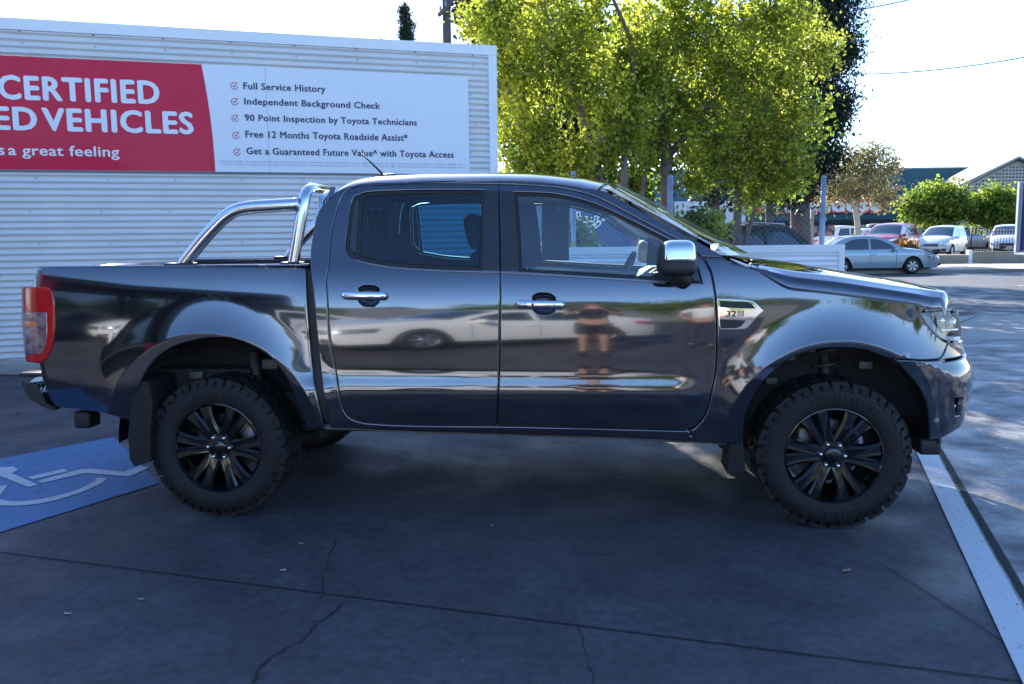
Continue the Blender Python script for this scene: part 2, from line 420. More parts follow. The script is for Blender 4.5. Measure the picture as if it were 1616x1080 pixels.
# painted line (left/right edges) and expansion joint on its right
def strip(name,a,b,wd,z,m):
    a=Vector(a[:2]);b=Vector(b[:2]);d=(b-a).normalized();n=Vector((-d.y,d.x))*wd/2
    return sheet(name,[a-n,b-n,b+n,a+n],z,m)
l0,l1=gp(1447,717),gp(1612,1078);r0_,r1_=gp(1475.5,713),gp(1616,966)
dl=(l1-l0)[:2];dl/=np.linalg.norm(dl);dr=(r1_-r0_)[:2];dr/=np.linalg.norm(dr);dm=(dl+dr)/2
# driveway sheet: right of the joint, out to the pavement
jl=r0_[:2]+dm*-4.6;jr=r0_[:2]+dm*4.5;nx=np.array([dm[1],-dm[0]]);nx=nx if nx[0]>0 else -nx
far=[bw(30,11.9),bw(2,11.9)]
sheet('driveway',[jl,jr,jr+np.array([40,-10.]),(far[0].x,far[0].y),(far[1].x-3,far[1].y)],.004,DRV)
sheet('painted_line',[l0[:2]-dm*1.1,l1[:2]+dm*1.5,r1_[:2]+dm*1.5,r0_[:2]-dm*1.1],.008,LW)
strip('expansion_joint',r0_[:2]-dm*3.6+nx*.03,r1_[:2]+dm*3+nx*.035,.035,.009,JOI)
strip('slab_joint',gp(-400,822)[:2],gp(1700,1088)[:2],.009,.004,JOI)
strip('slab_joint',gp(1395,893)[:2],gp(1640,1050)[:2],.006,.0045,JOI)
def crack(px,wd):
    pts=[gp(*q)[:2] for q in px];mb=MB();L=[];Rr=[]
    fine=[]
    for i in range(len(pts)-1):
        for k in range(5):
            t=k/5;p=pts[i]*(1-t)+pts[i+1]*t+np.random.default_rng(i*7+k).normal(0,.006,2)*(k>0);fine.append(p)
    fine.append(pts[-1])
    for i,p in enumerate(fine):
        d=fine[min(i+1,len(fine)-1)]-fine[max(i-1,0)];d/=np.linalg.norm(d);n=np.array([-d[1],d[0]])*wd/2*(.5+random.random())
        L.append((*(p-n),.0048));Rr.append((*(p+n),.0048))
    mb.grid([L,Rr],False);o=mb.build('crack',JOI);o['kind']='structure'
crack([(398,1080),(408,1060),(425,1042),(455,1022),(480,1010),(498,985),(520,972),(543,953)],.007)
crack([(503,948),(512,930),(509,915),(520,880),(530,850)],.005)
crack([(910,990),(922,1015),(930,1045),(938,1080)],.004)
# blue accessible bay
c1,c2,c3=gp(180,691),gp(0,725),gp(245,757);c0=gp(0,831)
e1=(c3-c1)[:2];up=(c2-c1)[:2];up/=np.linalg.norm(up);e1/=np.linalg.norm(e1)
d3=(c0-c3)[:2];d3/=np.linalg.norm(d3)
cr_=c3[:2]+e1*.12
sheet('bay_marking',[c1[:2],cr_,cr_+d3*3.,c1[:2]+up*3.],.005,BLU)
def bpx(L): return [gp(x/2.4537,640+y/2.4537)[:2] for x,y in L]
for L in ([(105,283),(250,250),(262,260),(128,292)],
          [(0,245),(55,242),(70,255),(45,268),(148,312),(110,322),(0,278),(-40,262),(-40,248)],
          [(0,318),(32,312),(10,340),(-6,360),(-40,362),(-40,330)]):
    sheet('bay_symbol',bpx(L),.009,LW)
B1=[(145,298),(310,253),(350,250),(480,262),(545,240),(578,245)];B2=[(165,305),(320,269),(340,267),(480,279),(502,281),(578,245)]
mb=MB();mb.grid([[(*q,.009) for q in bpx(B1)],[(*q,.009) for q in bpx(B2)]],False);mb.build('bay_symbol',LW)['kind']='structure'
D1=catmull([(-60,355),(0,368),(40,377),(110,375),(200,360),(290,335),(350,308),(378,285)],False,25);D2=catmull([(-60,380),(0,393),(80,393),(170,383),(260,360),(340,332),(395,305),(415,287)],False,25)
k=min(len(D1),len(D2));D1=[D1[round(i*(len(D1)-1)/(k-1))] for i in range(k)];D2=[D2[round(i*(len(D2)-1)/(k-1))] for i in range(k)]
mb=MB();mb.grid([[(*q,.009) for q in bpx(D1)],[(*q,.009) for q in bpx(D2)]],False);mb.build('bay_symbol',LW)['kind']='structure'
# near pavement, road, far pavement
sheet('pavement',[bw(-60,11.9),bw(80,11.9),bw(80,15.4),bw(-60,15.4)],.008,PAVE)
strip('pavement_joint',bw(5.6,11.9),bw(8.3,15.4),.02,.012,JOI)
mb=MB();mb.prism([(0,0),(0,0)],'z',0,0) if 0 else None
a,b=bw(-60,15.5),bw(80,15.5)
def kerb(name,f,w_=.16,h=.13,x0=-60,x1=80,m=PAVE):
    mb=MB();A,B,C_,D=bw(x0,f),bw(x1,f),bw(x1,f+w_),bw(x0,f+w_)
    mb.add([(p.x,p.y,-.01) for p in (A,B,C_,D)]+[(p.x,p.y,h) for p in (A,B,C_,D)],[(4,5,6,7),(0,1,5,4),(1,2,6,5),(2,3,7,6),(3,0,4,7)])
    o=mb.build(name,m);o['kind']='structure';return o
sheet('road',[bw(-90,15.4),bw(120,15.4),bw(120,32.2),bw(-90,32.2)],.006,ASPH)
kerb('kerb',32.2)
KTOP=.13
sheet('far_pavement',[bw(-90,32.36),bw(120,32.36),bw(120,38.6),bw(-90,38.6)],KTOP-.004,PAVE)
sheet('car_park',[bw(-90,38.6),bw(120,38.6),bw(120,110),bw(-90,110)],.30,ASPH)
YL=mat('road_line',(.6,.6,.58),.6,var=.2,vs=5)
for x0 in range(-40,60,9): 
    p=bw(x0,24.0);q=bw(x0+3,24.0);strip('road_marking',(p.x,p.y),(q.x,q.y),.1,.010,YL)
    
# ---- big corrugated wall ----
WHT=mat('wall_white_metal',(.76,.75,.73),.42,var=.05,vs=1.5,bump=.03,bs=8)
FRM=mat('frame_white',(.88,.88,.87),.45,var=.04,vs=3)
WA=np.array([-5.098,4.469]);WB_=np.array([.66,6.93]);WL=np.linalg.norm(WB_-WA);WE=(WB_-WA)/WL;WN=np.array([WE[1],-WE[0]]);WH=4.086
def wp(s,z,o=0.): q=WA+WE*s+WN*o;return (q[0],q[1],z)
def wpx(x,y):
    # pixel -> (s,z) on the wall plane
    d=ray(x,y);M=np.array([[d[0],-WE[0]],[d[1],-WE[1]]]);t,s=np.linalg.solve(M,WA-CAMV[:2]);return s,CAMV[2]+d[2]*t
wall=empty('corrugated_wall',(WB_[0],WB_[1],0),0,'tall white corrugated metal wall with a flat frame behind the grey pickup','wall')
wall.location=(0,0,0)
def corr(mb,p0,p1,z0,z1,pitch=.078,amp=.0205):
    zs=[];z=z0
    n=int((z1-z0)/pitch)*14;z1=z0+int((z1-z0)/pitch)*pitch+.001*0+pitch
    rows=[]
    for i in range(n+1):
        z=z0+(z1-z0)*i/n;t_=2*math.pi*(z-z0)/pitch;o=amp*(math.sin(t_)+.12*math.sin(2*t_));rows.append([wp(p0,z,o),wp(p1,z,o)])
    mb.grid(rows)
S0=-9.
mb=MB();corr(mb,S0,WL-.11,.02,WH-.12);mb.build('corrugated_sheet',WHT,wall,fix=False)
mb=MB()
def wbox(mb,s0,s1,z0,z1,o0,o1):
    vs=[wp(s,z,o) for z in(z0,z1) for o in(o0,o1) for s in(s0,s1)]
    mb.add(vs,[(0,2,3,1),(4,5,7,6),(0,1,5,4),(2,6,7,3),(0,4,6,2),(1,3,7,5)])
wbox(mb,S0,WL,WH-.13,WH,-.12,.03);wbox(mb,WL-.115,WL,0,WH-.131,-.12,.028)
mb.build('wall_frame',FRM,wall)
mb=MB()
for s in np.arange(-5,6.2,.78):
    for z in np.arange(.3,3.95,.39):
        mb.cyl(wp(s+.05*math.sin(z*9),z,.004),wp(s+.05*math.sin(z*9),z,.013),.007,8)
    mb.cyl(wp(s,WH-.145,0),wp(s,WH-.145,.04),.008,8)
mb.build('screw',mat('screw_grey',(.18,.18,.2),.5,.5),wall)['kind']='stuff'
mb=MB();wbox(mb,S0,WL-.02,0,WH-.14,-.30,-.12);mb.build('backing',FRM,wall)
for s_ in (wpx(66,420)[0],wpx(520,420)[0],wpx(66,420)[0]-3.2):
    mb=MB();n_=int((WH-.14)/.078)*14;mb.grid([[wp(s_+q_,.02+(WH-.14)*i/n_,.0155*(math.sin(2*math.pi*(WH-.14)*i/n_/.078)+.12*math.sin(4*math.pi*(WH-.14)*i/n_/.078))+.0035) for q_ in (0,.035)] for i in range(n_+1)]);mb.build('sheet_lap',WHT,wall,fix=False)
# sign
sgT=wpx(300,102)[1];sgB=wpx(300,271)[1];sT=wpx(739,190)[0];sM=wpx(331,190)[0]
sign=empty('banner_sign',(0,0,0),0,'long red and white advertising banner fixed on the tall corrugated wall','banner')
RED=mat('banner_red',(.68,.006,.05),.4,coat=.12,cr=.05,spec=.2);BWH=mat('banner_white',(.82,.83,.86),.35,var=.02,vs=2)
mb=MB();wbox(mb,sM-.06,sT,sgB,sgT,.012,.026);mb.build('white_board',BWH,sign)
# red board with a softly curved right edge
mb=MB();rows=[]
for i in range(17):
    z=sgB+(sgT-sgB)*i/16;t=i/16;se=sM+.035-.10*t*t
    rows.append([wp(S0+.8,z,.030),wp(-1.,z,.030),wp(se,z,.030)])
mb.grid(rows,False);mb.build('red_board',RED,sign,fix=False)
mb=MB();ss=wpx(422,190)[0];wbox(mb,ss-.002,ss+.002,sgB,sgT,.0262,.0268);mb.build('board_seam',mat('seam_grey',(.35,.37,.42),.6),sign)
mb=MB();wbox(mb,S0+.8,sT,sgB-.014,sgB,.008,.034);mb.build('sign_edge',mat('edge_grey',(.2,.2,.25),.5),sign)
TXW=mat('letter_white',(.86,.87,.89),.5);TXD=mat('letter_navy',(.045,.06,.12),.5);TXR=mat('tick_red',(.42,.02,.07),.5)
O3=np.array([WA[0],WA[1],0.]);E3=np.array([WE[0],WE[1],0.])
def wtext(body,xl,xr,yb,yt,m,bold,off=.033,name='lettering',split=True):
    # xl/xr pixel ends, yb/yt (left,right) baselines and cap tops
    s0,z0a=wpx(xl,yb[0]);s1,z0b=wpx(xr,yb[1]);_,z1=wpx(xl,yt);z0=(z0a+z0b)/2;dz=z1-z0a
    return text_on(name,body,O3,E3,s0,s1,z0,z0+dz,m,sign,bold,off=off,split=split),z0,z0+dz,s0
(o_,kx),z0,z1,_s=wtext('CERTIFIED',1,251,(158.7,161.7),123,TXW,.040)
(o_,kx),z0,z1,_s=wtext('VEHICLES',70.5,304.5,(207.5,210),173.6,TXW,.040)
vs,_=textmesh('USED',.040);wd=(max(v[0] for v in vs)-min(v[0] for v in vs))*kx;se=wpx(57.5,190)[0]
text_on('lettering','USED',O3,E3,se-wd,se,z0,z1,TXW,sign,.040,off=.033)
(o_,kx),z0,z1,_s=wtext('a great feeling',15,188.6,(246.3,246.8),230.5,TXW,.020)
vs,_=textmesh("It's",.020);wd=(max(v[0] for v in vs)-min(v[0] for v in vs))*kx;se=wpx(8,240)[0]
text_on('lettering',"It's",O3,E3,se-wd,se,z0,z1,TXW,sign,.020,off=.033)
for body,xl,xr,yb,yt in (('Full Service History',384.7,513,(143,144.7),132.8),('Independent Background Check',386,599,(167.4,170.6),157.5),
    ('90 Point Inspection by Toyota Technicians',386.7,657,(192.7,197),183),('Free 12 Months Toyota Roadside Assist*',388,642.5,(219,221.5),208.7),
    ('Get a Guaranteed Future Value^ with Toyota Access',389.6,715,(245.6,247.7),235.4)):
    wtext(body,xl,xr,yb,yt,TXD,.032,off=.029)
for k_,y in enumerate((258.,262.5)):
    wtext('*Terms apply: background checks, service history, roadside assist and future value offers depend on age, distance and condition of each vehicle, see in store. '[:150],345+k_*4,733,(y,y+1.5),y-2.6,mat('fine_print',(.3,.33,.42),.6),.0,off=.029,split=False)
for cx,cy in ((369.5,136.5),(370.3,161.3),(371.3,187.4),(372.5,214.2),(374,240.7)):
    s,z=wpx(cx,cy);r=.044;mb=MB();a0=R_(60);rows=[[],[]]
    for i in range(21):
        a=a0+R_(290)*i/20
        for j,rr in enumerate((r,r-.009)): rows[j].append(wp(s+rr*math.cos(a),z+rr*math.sin(a),.029))
    mb.grid(rows,False)
    def seg(p,q,w_):
        p=np.array(p);q=np.array(q);d=(q-p)/np.linalg.norm(q-p);n=np.array([-d[1],d[0]])*w_/2
        mb.add([wp(s+t[0],z+t[1],.0293) for t in (p-n,q-n,q+n,p+n)],[(0,1,2,3)])
    seg((-.018,.006),(0,-.016),.009);seg((-.003,-.014),(.038,.044),.009);mb.build('tick_icon',TXR,sign,fix=False)
# concrete block at the wall foot
p=gp(38,592);o=MB().box((0,0,.075),(.55,.2,.15),bev=.02).build('concrete_block',PAVE)
o.location=(p[0]-.12,p[1]+.05,0);o.rotation_euler=(0,0,R_(-8));tag(o,'pale concrete block lying at the foot of the corrugated wall','block')

# ---- low corrugated fence ----
FD=12.0
fen=empty('low_fence',(0,0,0),0,'low white corrugated fence with flat frame right of the grey pickup','fence')
fzt=dp(1240,387,FD)[2];fxr=(1333-808)/FPX*FD*1.0
pr=dp(1333,390,FD);pl=np.array([WB_[0]+.05,WB_[1]+.02,0])
# fence runs from the wall end to the right post
fe=(pr-pl)[:2];fl=np.linalg.norm(fe);fe=fe/fl;fn_=np.array([fe[1],-fe[0]])
def fp(s,z,o=0.): q=pl[:2]+fe*s+fn_*o;return (q[0],q[1],z)
rows=[];n=int(fzt/.0745)*14
for i in range(n+1):
    z=.0+(fzt-.1)*i/n;rows.append([fp(0,z,.0095*math.sin(2*math.pi*z/.0745)),fp(fl-.07,z,.0095*math.sin(2*math.pi*z/.0745))])
FPK=mat('fence_white',(.88,.85,.83),.45,var=.05,vs=2)
MB().grid(rows).build('corrugated_sheet',FPK,fen,fix=False)
def fbox(mb,s0,s1,z0,z1,o0,o1):
    vs=[fp(s,z,o) for z in(z0,z1) for o in(o0,o1) for s in(s0,s1)];mb.add(vs,[(0,2,3,1),(4,5,7,6),(0,1,5,4),(2,6,7,3),(0,4,6,2),(1,3,7,5)])
mb=MB();fbox(mb,0,fl,fzt-.105,fzt,-.05,.022);fbox(mb,fl-.075,fl,0,fzt-.106,-.05,.021);mb.build('fence_frame',FPK,fen)
# chain-link fence with steel posts just behind
GAL=mat('galvanised',(.33,.36,.42),.5,.6,var=.25,vs=9)
clf=empty('chain_link_fence',(0,0,0),0,'chain link fence on galvanised posts behind the low white fence','fence')
ZT=1.95
for px,yt in ((1058,281),(1300,281),(905,275)):
    q=dp(px,yt,12.5);mb=MB();mb.cyl((q[0],q[1],0),(q[0],q[1],q[2]),.038,12);mb.lathe([(.042,0),(.03,.035),(0.001,.045)],(q[0],q[1],q[2]-.002),'z',12);mb.build('post',GAL,clf)
A=dp(905,380,12.5);B=dp(1300,380,12.5);d=(B-A)[:2];Lw=np.linalg.norm(d);d/=Lw
cu=bpy.data.curves.new('mesh_wire','CURVE');cu.dimensions='3D';cu.bevel_depth=.0010;cu.bevel_resolution=0
ps=.085;s=-2.
while s<Lw:
    for sg in (1,-1):
        x0,x1=s,s+(ZT-.2);
        if sg<0: x0,x1=x1,x0
        za,zb=.15,ZT-.05
        # clip to 0..Lw
        pts=[(x0,za),(x1,zb)]
        (xa,ya),(xb,yb)=pts
        def cl(xa,ya,xb,yb):
            if xa<0: ya=ya+(yb-ya)*(0-xa)/(xb-xa);xa=0
            if xa>Lw: ya=ya+(yb-ya)*(Lw-xa)/(xb-xa);xa=Lw
            return xa,ya
        if max(xa,xb)<=0 or min(xa,xb)>=Lw: continue
        p0=cl(xa,ya,xb,yb);p1=cl(xb,yb,xa,ya)
        sp=cu.splines.new('POLY');sp.points.add(1)
        for i,(xx,zz) in enumerate((p0,p1)): sp.points[i].co=(A[0]+d[0]*xx,A[1]+d[1]*xx,zz,1)
    s+=ps
tmp=bpy.data.objects.new('w',cu);S.collection.objects.link(tmp)
me=bpy.data.meshes.new_from_object(tmp.evaluated_get(bpy.context.evaluated_depsgraph_get()));bpy.data.objects.remove(tmp)
me.materials.clear();link('mesh_wire',me,GAL,clf)

# fine grit and chips scattered over the slab
r_=np.random.default_rng(77);mb=MB()
for i in range(2600):
    x=r_.uniform(-2.,5.5);y=r_.uniform(-2.9,1.2);q=r_.uniform(.0012,.0035)*(1.8 if r_.random()<.05 else 1)
    a=r_.uniform(0,6.28);mb.add([(x+q*math.cos(a+k*2.09),y+q*math.sin(a+k*2.09),.0095) for k in range(3)]+[(x,y,.0095+q)],[(0,1,3),(1,2,3),(2,0,3)])
o=mb.build('grit',mat('grit_stone',(.13,.12,.115),.9,island=.6),fix=False);tag(o,'fine grit and stone chips scattered over the dark concrete','grit',kind='stuff')
# ================= THE PICKUP =================
_xn=[(.407,3.979),(.457,4.009),(.524,4.033),(.6,4.045),(.705,4.058),(.767,4.061),(.803,4.051),(.855,4.008),(.927,3.989),(.998,3.989),(1.064,3.971),(1.098,3.95),(1.2,3.92)]
_z=np.arange(.3,1.3,.01);_v=np.interp(_z,[a for a,b in _xn],[b for a,b in _xn])
for _ in range(3): _v=np.convolve(np.pad(_v,2,'edge'),np.array([1,2,3,2,1])/9.,'valid')
XNV=_v
T=empty('pickup_truck',(0,0,0),0,'dark blue-grey double cab pickup with black wheels and polished sports bar','pickup truck')
N=None
# --- tray ---
bed_px=[(66.7,421.7),(120,420.5),(200,420.3),(300,420.6),(400,421),(482,422.5),(484.3,505),(490.5,566),(498,618),(507,655),(513,676),(498,678),
 (484,676),(473,649),(464,626),(450,595),(427,566),(401,549),(372,537),(343.5,534),(315,536.5),(280,546),(262,555),(244,570),(230.5,589),(219,614),(212.5,637),(210,666),(167,654),(119,646),(97,644),(83,636),(71,611),(65,594),(62.5,578),(N,-1.0,.92),(N,-1.0,1.25),(57,431)]
RG=[[(cx+(ro+k)*math.cos(a),cz+(ro+k)*math.sin(a)) for a in np.arange(-.6,3.8,.03)] for cx,cz,ro in ARCH for k in (.046,.054,.060,.064,.070,.078)]
BND=[[(x+(.012 if k%2 else 0),.688+.0125*k) for x in np.arange(.4,2.76,.024)] for k in range(12)]
RG=RG+BND
bed=panel('tray_side',bed_px,PAINT,T,edge=.007,depth=.02,extra=RG)
for o in bed: pass
# tray top rail, inside liner, tailgate
def W_(x,z): return Wd(x,z)
rows=[]
for i in range(31):
    x=-.95+1.49*i/30;rows.append([(x,-W_(x,1.352)+.004,1.352),(x,-W_(x,1.352)+.012,1.361),(x,-W_(x,1.352)+.03,1.364),(x,-.75,1.362),(x,-.735,1.35),(x,-.735,1.31)])
for sg in (1,-1):
    MB().grid([[(a,b*sg,c) for a,b,c in r] for r in rows]).build('tray_rail',PAINT if 1 else None,T)
LIN=mat('tray_liner',(.016,.016,.018),.6,var=.3,vs=10)
mb=MB();mb.box((-.2,0,.83),(1.46,.88,.03));mb.box((.53,0,1.09),(.03,1.47,.50));mb.box((-.2,.728,1.175),(1.46,.01,.35));mb.box((-.2,-.728,1.175),(1.46,.01,.35));mb.box((-.2,.585,1.0),(1.46,.28,.02));mb.box((-.2,-.585,1.0),(1.46,.28,.02));mb.build('tray_liner',LIN,T)
mb=MB();mb.box((-.985,0,1.05),(.06,1.56,.60),bev=.02);mb.build('tailgate',PAINT,T)
MB().box((-1.02,0,1.22),(.02,.25,.07),bev=.008).build('tailgate_handle',CHR,T)
# black gap trim between tray and cab
gapP=[(482,424),(493,424),(494,460),(499.5,527),(505.5,584),(512.5,633),(519.5,665),(516,668),(507,655),(498,618),(490.5,566),(484.3,505)]
panel('cab_gap',gapP,MATTE,T,off=-.035,gap=-.01,depth=.03)
# --- cab frame: pillar, roof rail, sill ---
cab_px=[(519.5,676),(519.5,663),(512.5,633),(505.5,584),(499.5,527),(494,460),(490,422),(489.5,399),(493,371),(502,334),(N,.628,1.70),(N,.665,1.742),(N,.73,1.764),(N,.85,1.776),(N,1.1,1.784),(N,1.5,1.784),(N,1.7,1.775),(N,1.9,1.748),(953,301),(978,314.5),(1027.5,340.5),(1077,368),(1126.5,395),(1146,408),
 (1110,406),(1109,408),(1089.4,391),(1064.7,376.4),(1027.5,356.6),(990.4,337),(953,317),(918.6,304.7),(879,297),(830,293),(787,291.3),(687.5,290),(613,291),(569,293),(551,299.6),(541.5,308),(533,327),(524,366),(519,418),(514.8,440),(515.5,460),(517,490),(519,522),(522.5,550),(526.6,571),(533,608.5),(539,638),(545,653),(556,662),(578.6,668),(663,672),(783,673),(900,675.5),(1000,678),(1073,680),(1088,680),(1092,698),(989,692),(850,688),(724,684),(600,679.5)]
panel('cab_frame',cab_px,PAINT,T,edge=.006)
panel('cab_trim',cab_px,TRIM,T,off=-.04,gap=.004,depth=.0)
panel('door_jamb',[(510,440),(560,440),(760,440),(1060,450),(1128,450),(1136,540),(1120,640),(1095,696),(1000,692),(724,684),(545,676),(524,600),(514,520)],DARK,T,off=-.05,gap=0,rim=False,grid=.08)
panel('door_jamb',[(770,296),(808,298),(814,428),(812,440),(768,440),(768,428)],DARK,T,off=-.05,gap=0,rim=False,grid=.08)
# --- doors ---
rear_out=[(551,299.6),(569,293),(613,291),(687.5,290),(787,291.3),(788,360),(789,426),(789,460),(788,559),(785.5,633),(783.5,673),(663,672),(578.6,668),(556,662),(545,653),(539,638),(533,608.5),(526.6,571),(522.5,550),(519,522),(517,490),(515.5,460),(514.8,440),(519,418),(524,366),(533,327),(541.5,308)]
rear_win=[(559,311),(578.6,304),(638,301),(700,300.3),(764,300.5),(768,300.7),(764,360),(761,426),(700,424.5),(663,422.5),(613,418.4),(578.6,412),(561,408.5),(550,401),(546,389),(547.5,370),(549.5,354),(554,322)]
front_out=[(787.3,291.3),(830,293),(879,297),(918.6,304.7),(953,317),(990.4,337),(1027.5,356.6),(1064.7,376.4),(1089.4,391),(1109,408),(1117,421),(1121.6,431),(1127.8,463),(1130,493),(1131,524),(1130.3,560),(1127.5,595.6),(1121,627),(1113.5,653),(1101,671),(1087,679),(1073,680),(1000,678),(900,675.5),(784,673),(785.8,633),(788.3,559),(789.3,460),(789.3,426),(788.5,360)]
front_win=[(812,303.7),(840,304.3),(879,307),(918.6,316),(953,328),(990,346),(1027.5,364.5),(1057,380),(1085,398),(1098,418),(1107,446),(1067,445),(1040,441.5),(928.5,434.6),(819.6,427.5),(816,360)]
hr=[(566,463),(567,455),(574,451.7),(590,452),(597,456),(598,466),(597,477),(590,483),(574,482),(567,476)]
hf=[(841,476),(842,468),(849,464),(866,464.3),(875,469),(876.5,480),(875,490),(867,495.5),(850,495),(842,489)]
def dopair(i): return i
doors={}
for nm,outp,winp,hp,bar in (('rear_door',rear_out,rear_win,hr,((540,466),(612.5,467))),('front_door',front_out,front_win,hf,((815,480),(892,481)))):
    D=panel(nm,outp,PAINT,T,holes=(winp,hp),edge=.006,extra=BND)
    doors[nm]=D
    # handle bowl
    q=catmull(touz(hp),True,.015)
    cx=sum(a[0] for a in q)/len(q);cz=sum(a[1] for a in q)/len(q)
    for sg,dr_ in ((1,D[0]),(-1,D[1])):
        rows=[]
        for k in range(7):
            t=1-k/6.;row=[]
            for a in q+[q[0]]:
                u=cx+(a[0]-cx)*t;z=cz+(a[1]-cz)*t;p=P(u,z);row.append((p[0],(p[1]+.003+.028*math.sqrt(max(0,1-t**4)))*sg,p[2]))
            rows.append(row)
        MB().grid(rows).build('handle_recess',PAINT,dr_)
        ua=unp(*bar[0]);ub=unp(*bar[1]);pts=[];rs=[]
        for k in range(15):
            t=k/14;u=ua[0]+(ub[0]-ua[0])*t;z=ua[1]+(ub[1]-ua[1])*t;p=P(u,z)
            pts.append((p[0],(p[1]-.010-.022*math.sin(math.pi*min(1,max(0,t)))**.35)*sg,p[2]));rs.append(.0215*min(1,.25+2.6*math.sqrt(max(0,min(t,1-t)*1.3))) if 0<t<1 else .006)
        rs=[min(r,.0215) for r in rs]
        mbh=MB();mbh.tube(pts,rs,14,flat=.62);h=mbh.build('handle',CHR,dr_)
        if nm=='front_door':
            p=P(ua[0]+.045,ua[1]);MB().lathe([(.0001,-.004),(.008,-.004),(.011,0)],(p[0],(p[1]-.0435)*sg,p[2]),'y',16).build('lock',CHR,dr_)
            p=P(ua[0]+.085,ua[1]);MB().lathe([(.0001,-.002),(.006,-.002),(.007,0)],(p[0],(p[1]-.047)*sg,p[2]),'y',12).build('button',DARK,dr_)
# paper sheet standing against the far front window
fa=[yp(*a,.74) for a in ((855,317),(898,319),(898,411.5),(855,411))]
mbs=MB();mbs.add([tuple(a) for a in fa]+[(a[0],a[1]+.004,a[2]) for a in fa],[(0,1,2,3),(7,6,5,4),(0,4,5,1),(1,5,6,2),(2,6,7,3),(3,7,4,0)]);mbs.build('window_sheet',mat('sheet_grey',(.16,.21,.26),.8,var=.12,vs=6),T)
# window seals / pillars / glass
def ins(px,d):
    q=touz(px)
    if area(q)<0:q=q[::-1]
    return [(N,a[0],a[1]) for a in offset(q,d)]
RD,FD_=doors['rear_door'],doors['front_door']
panel('door_trim',rear_out,mat('trim_dark',(.16,.17,.18),.85),RD,holes=(ins(rear_win,.012),),off=-.045,gap=.03,depth=0,rim=False)
panel('door_trim',front_out,TRIM,FD_,holes=(ins(front_win,.012),),off=-.045,gap=.03,depth=0,rim=False)
rw_glass=[(572.5,309.5),(600,307),(638,305.3),(700,304.2),(759,304),(758.5,330),(758,375),(757,420.5),(700,419.5),(663,417.6),(613,413.2),(567,405),(569,370)]
qg=[(560.5,315),(567.5,311),(564,370),(561.5,401),(554.5,396),(551,388),(552.5,365),(556,335)]
fw_glass=[(815.5,308),(840,308.3),(879,311),(918.6,320),(953,332),(990,350),(1027.5,369),(1052,381.5),(1052,440),(1040,437.5),(928.5,431),(822.5,424),(820,366)]
panel('window_seal',rear_win,DARK,RD,holes=(rw_glass,qg),off=-.004,gap=0,edge=.003,depth=.008)
panel('window_seal',front_win,DARK,FD_,holes=(fw_glass,),off=-.004,gap=0,edge=.003,depth=.008)
panel('window_glass',rw_glass,GLD,RD,off=-.008,gap=-.003,rim=False)
panel('quarter_glass',qg,mat('privacy_glass',(.03,.033,.04),.04,coat=.5),RD,off=-.007,gap=-.003,rim=False)
panel('window_glass',fw_glass,GLT,FD_,off=-.008,gap=-.003,rim=False)
panel('pillar_cover',[(765,301),(786,301.5),(787.6,360),(788,427.5),(761,426),(763.5,360)],PIANO,RD,off=.0035,gap=.001,edge=.003,depth=.006)
panel('pillar_cover',[(789.5,301.6),(812,303.2),(816,360),(820,428),(790.3,427.4),(789.9,360)],PIANO,FD_,off=.0035,gap=.001,edge=.003,depth=.006)
BELT=mat('belt_strip',(.20,.20,.22),.25,.8)
panel('belt_strip',[(562,410),(580,414.5),(613,420.5),(663,424.6),(720,426.8),(788,428.3),(788,431.8),(720,430),(663,427.7),(613,423.7),(580,418),(562,412.8)],BELT,RD,off=.006,gap=0,edge=.003,depth=.012)
panel('belt_strip',[(790.3,428.4),(860,431.5),(928,436),(1000,440.5),(1050,444.5),(1050,448.2),(1000,444.5),(928,440),(860,435.5),(790.3,432)],BELT,FD_,off=.006,gap=0,edge=.003,depth=.012)
panel('mirror_base',[(1057,384),(1066,388),(1086,402),(1098,419),(1106,444),(1068,444),(1055,441)],PIANO,FD_,off=.002,gap=.001,edge=.004,depth=.01)
# --- front fender ---
fen_px=[(1110.5,407),(1146,409),(1160,416),(1180,421.5),(1199,427.5),(1204,431.5),(1226,445.5),(1245,455),(1289,460),(1352,467.5),(1415,475.5),(1449,480.5),(1461,486),(1452.5,497),(1462,512),(1474.6,526),(1487,536.5),(1496,541),(1490,556),(1482,567),(1410,567),(1399,565.7),(1370.7,554.7),(1339,550),(1304.6,550.6),(1273,556),(1241.6,570),(1216.5,591),(1194,619),(1178.7,650.7),(1174,682),(1172,702),(1150,701),(1093,698),(1089,681),(1101,672),(1114,654),(1121.7,627),(1128.2,595.6),(1131,560),(1131.7,524),(1130.8,493),(1128.5,463),(1122.4,431),(1117.6,420.5)]
F=panel('front_fender',fen_px,PAINT,T,edge=.006,extra=RG)
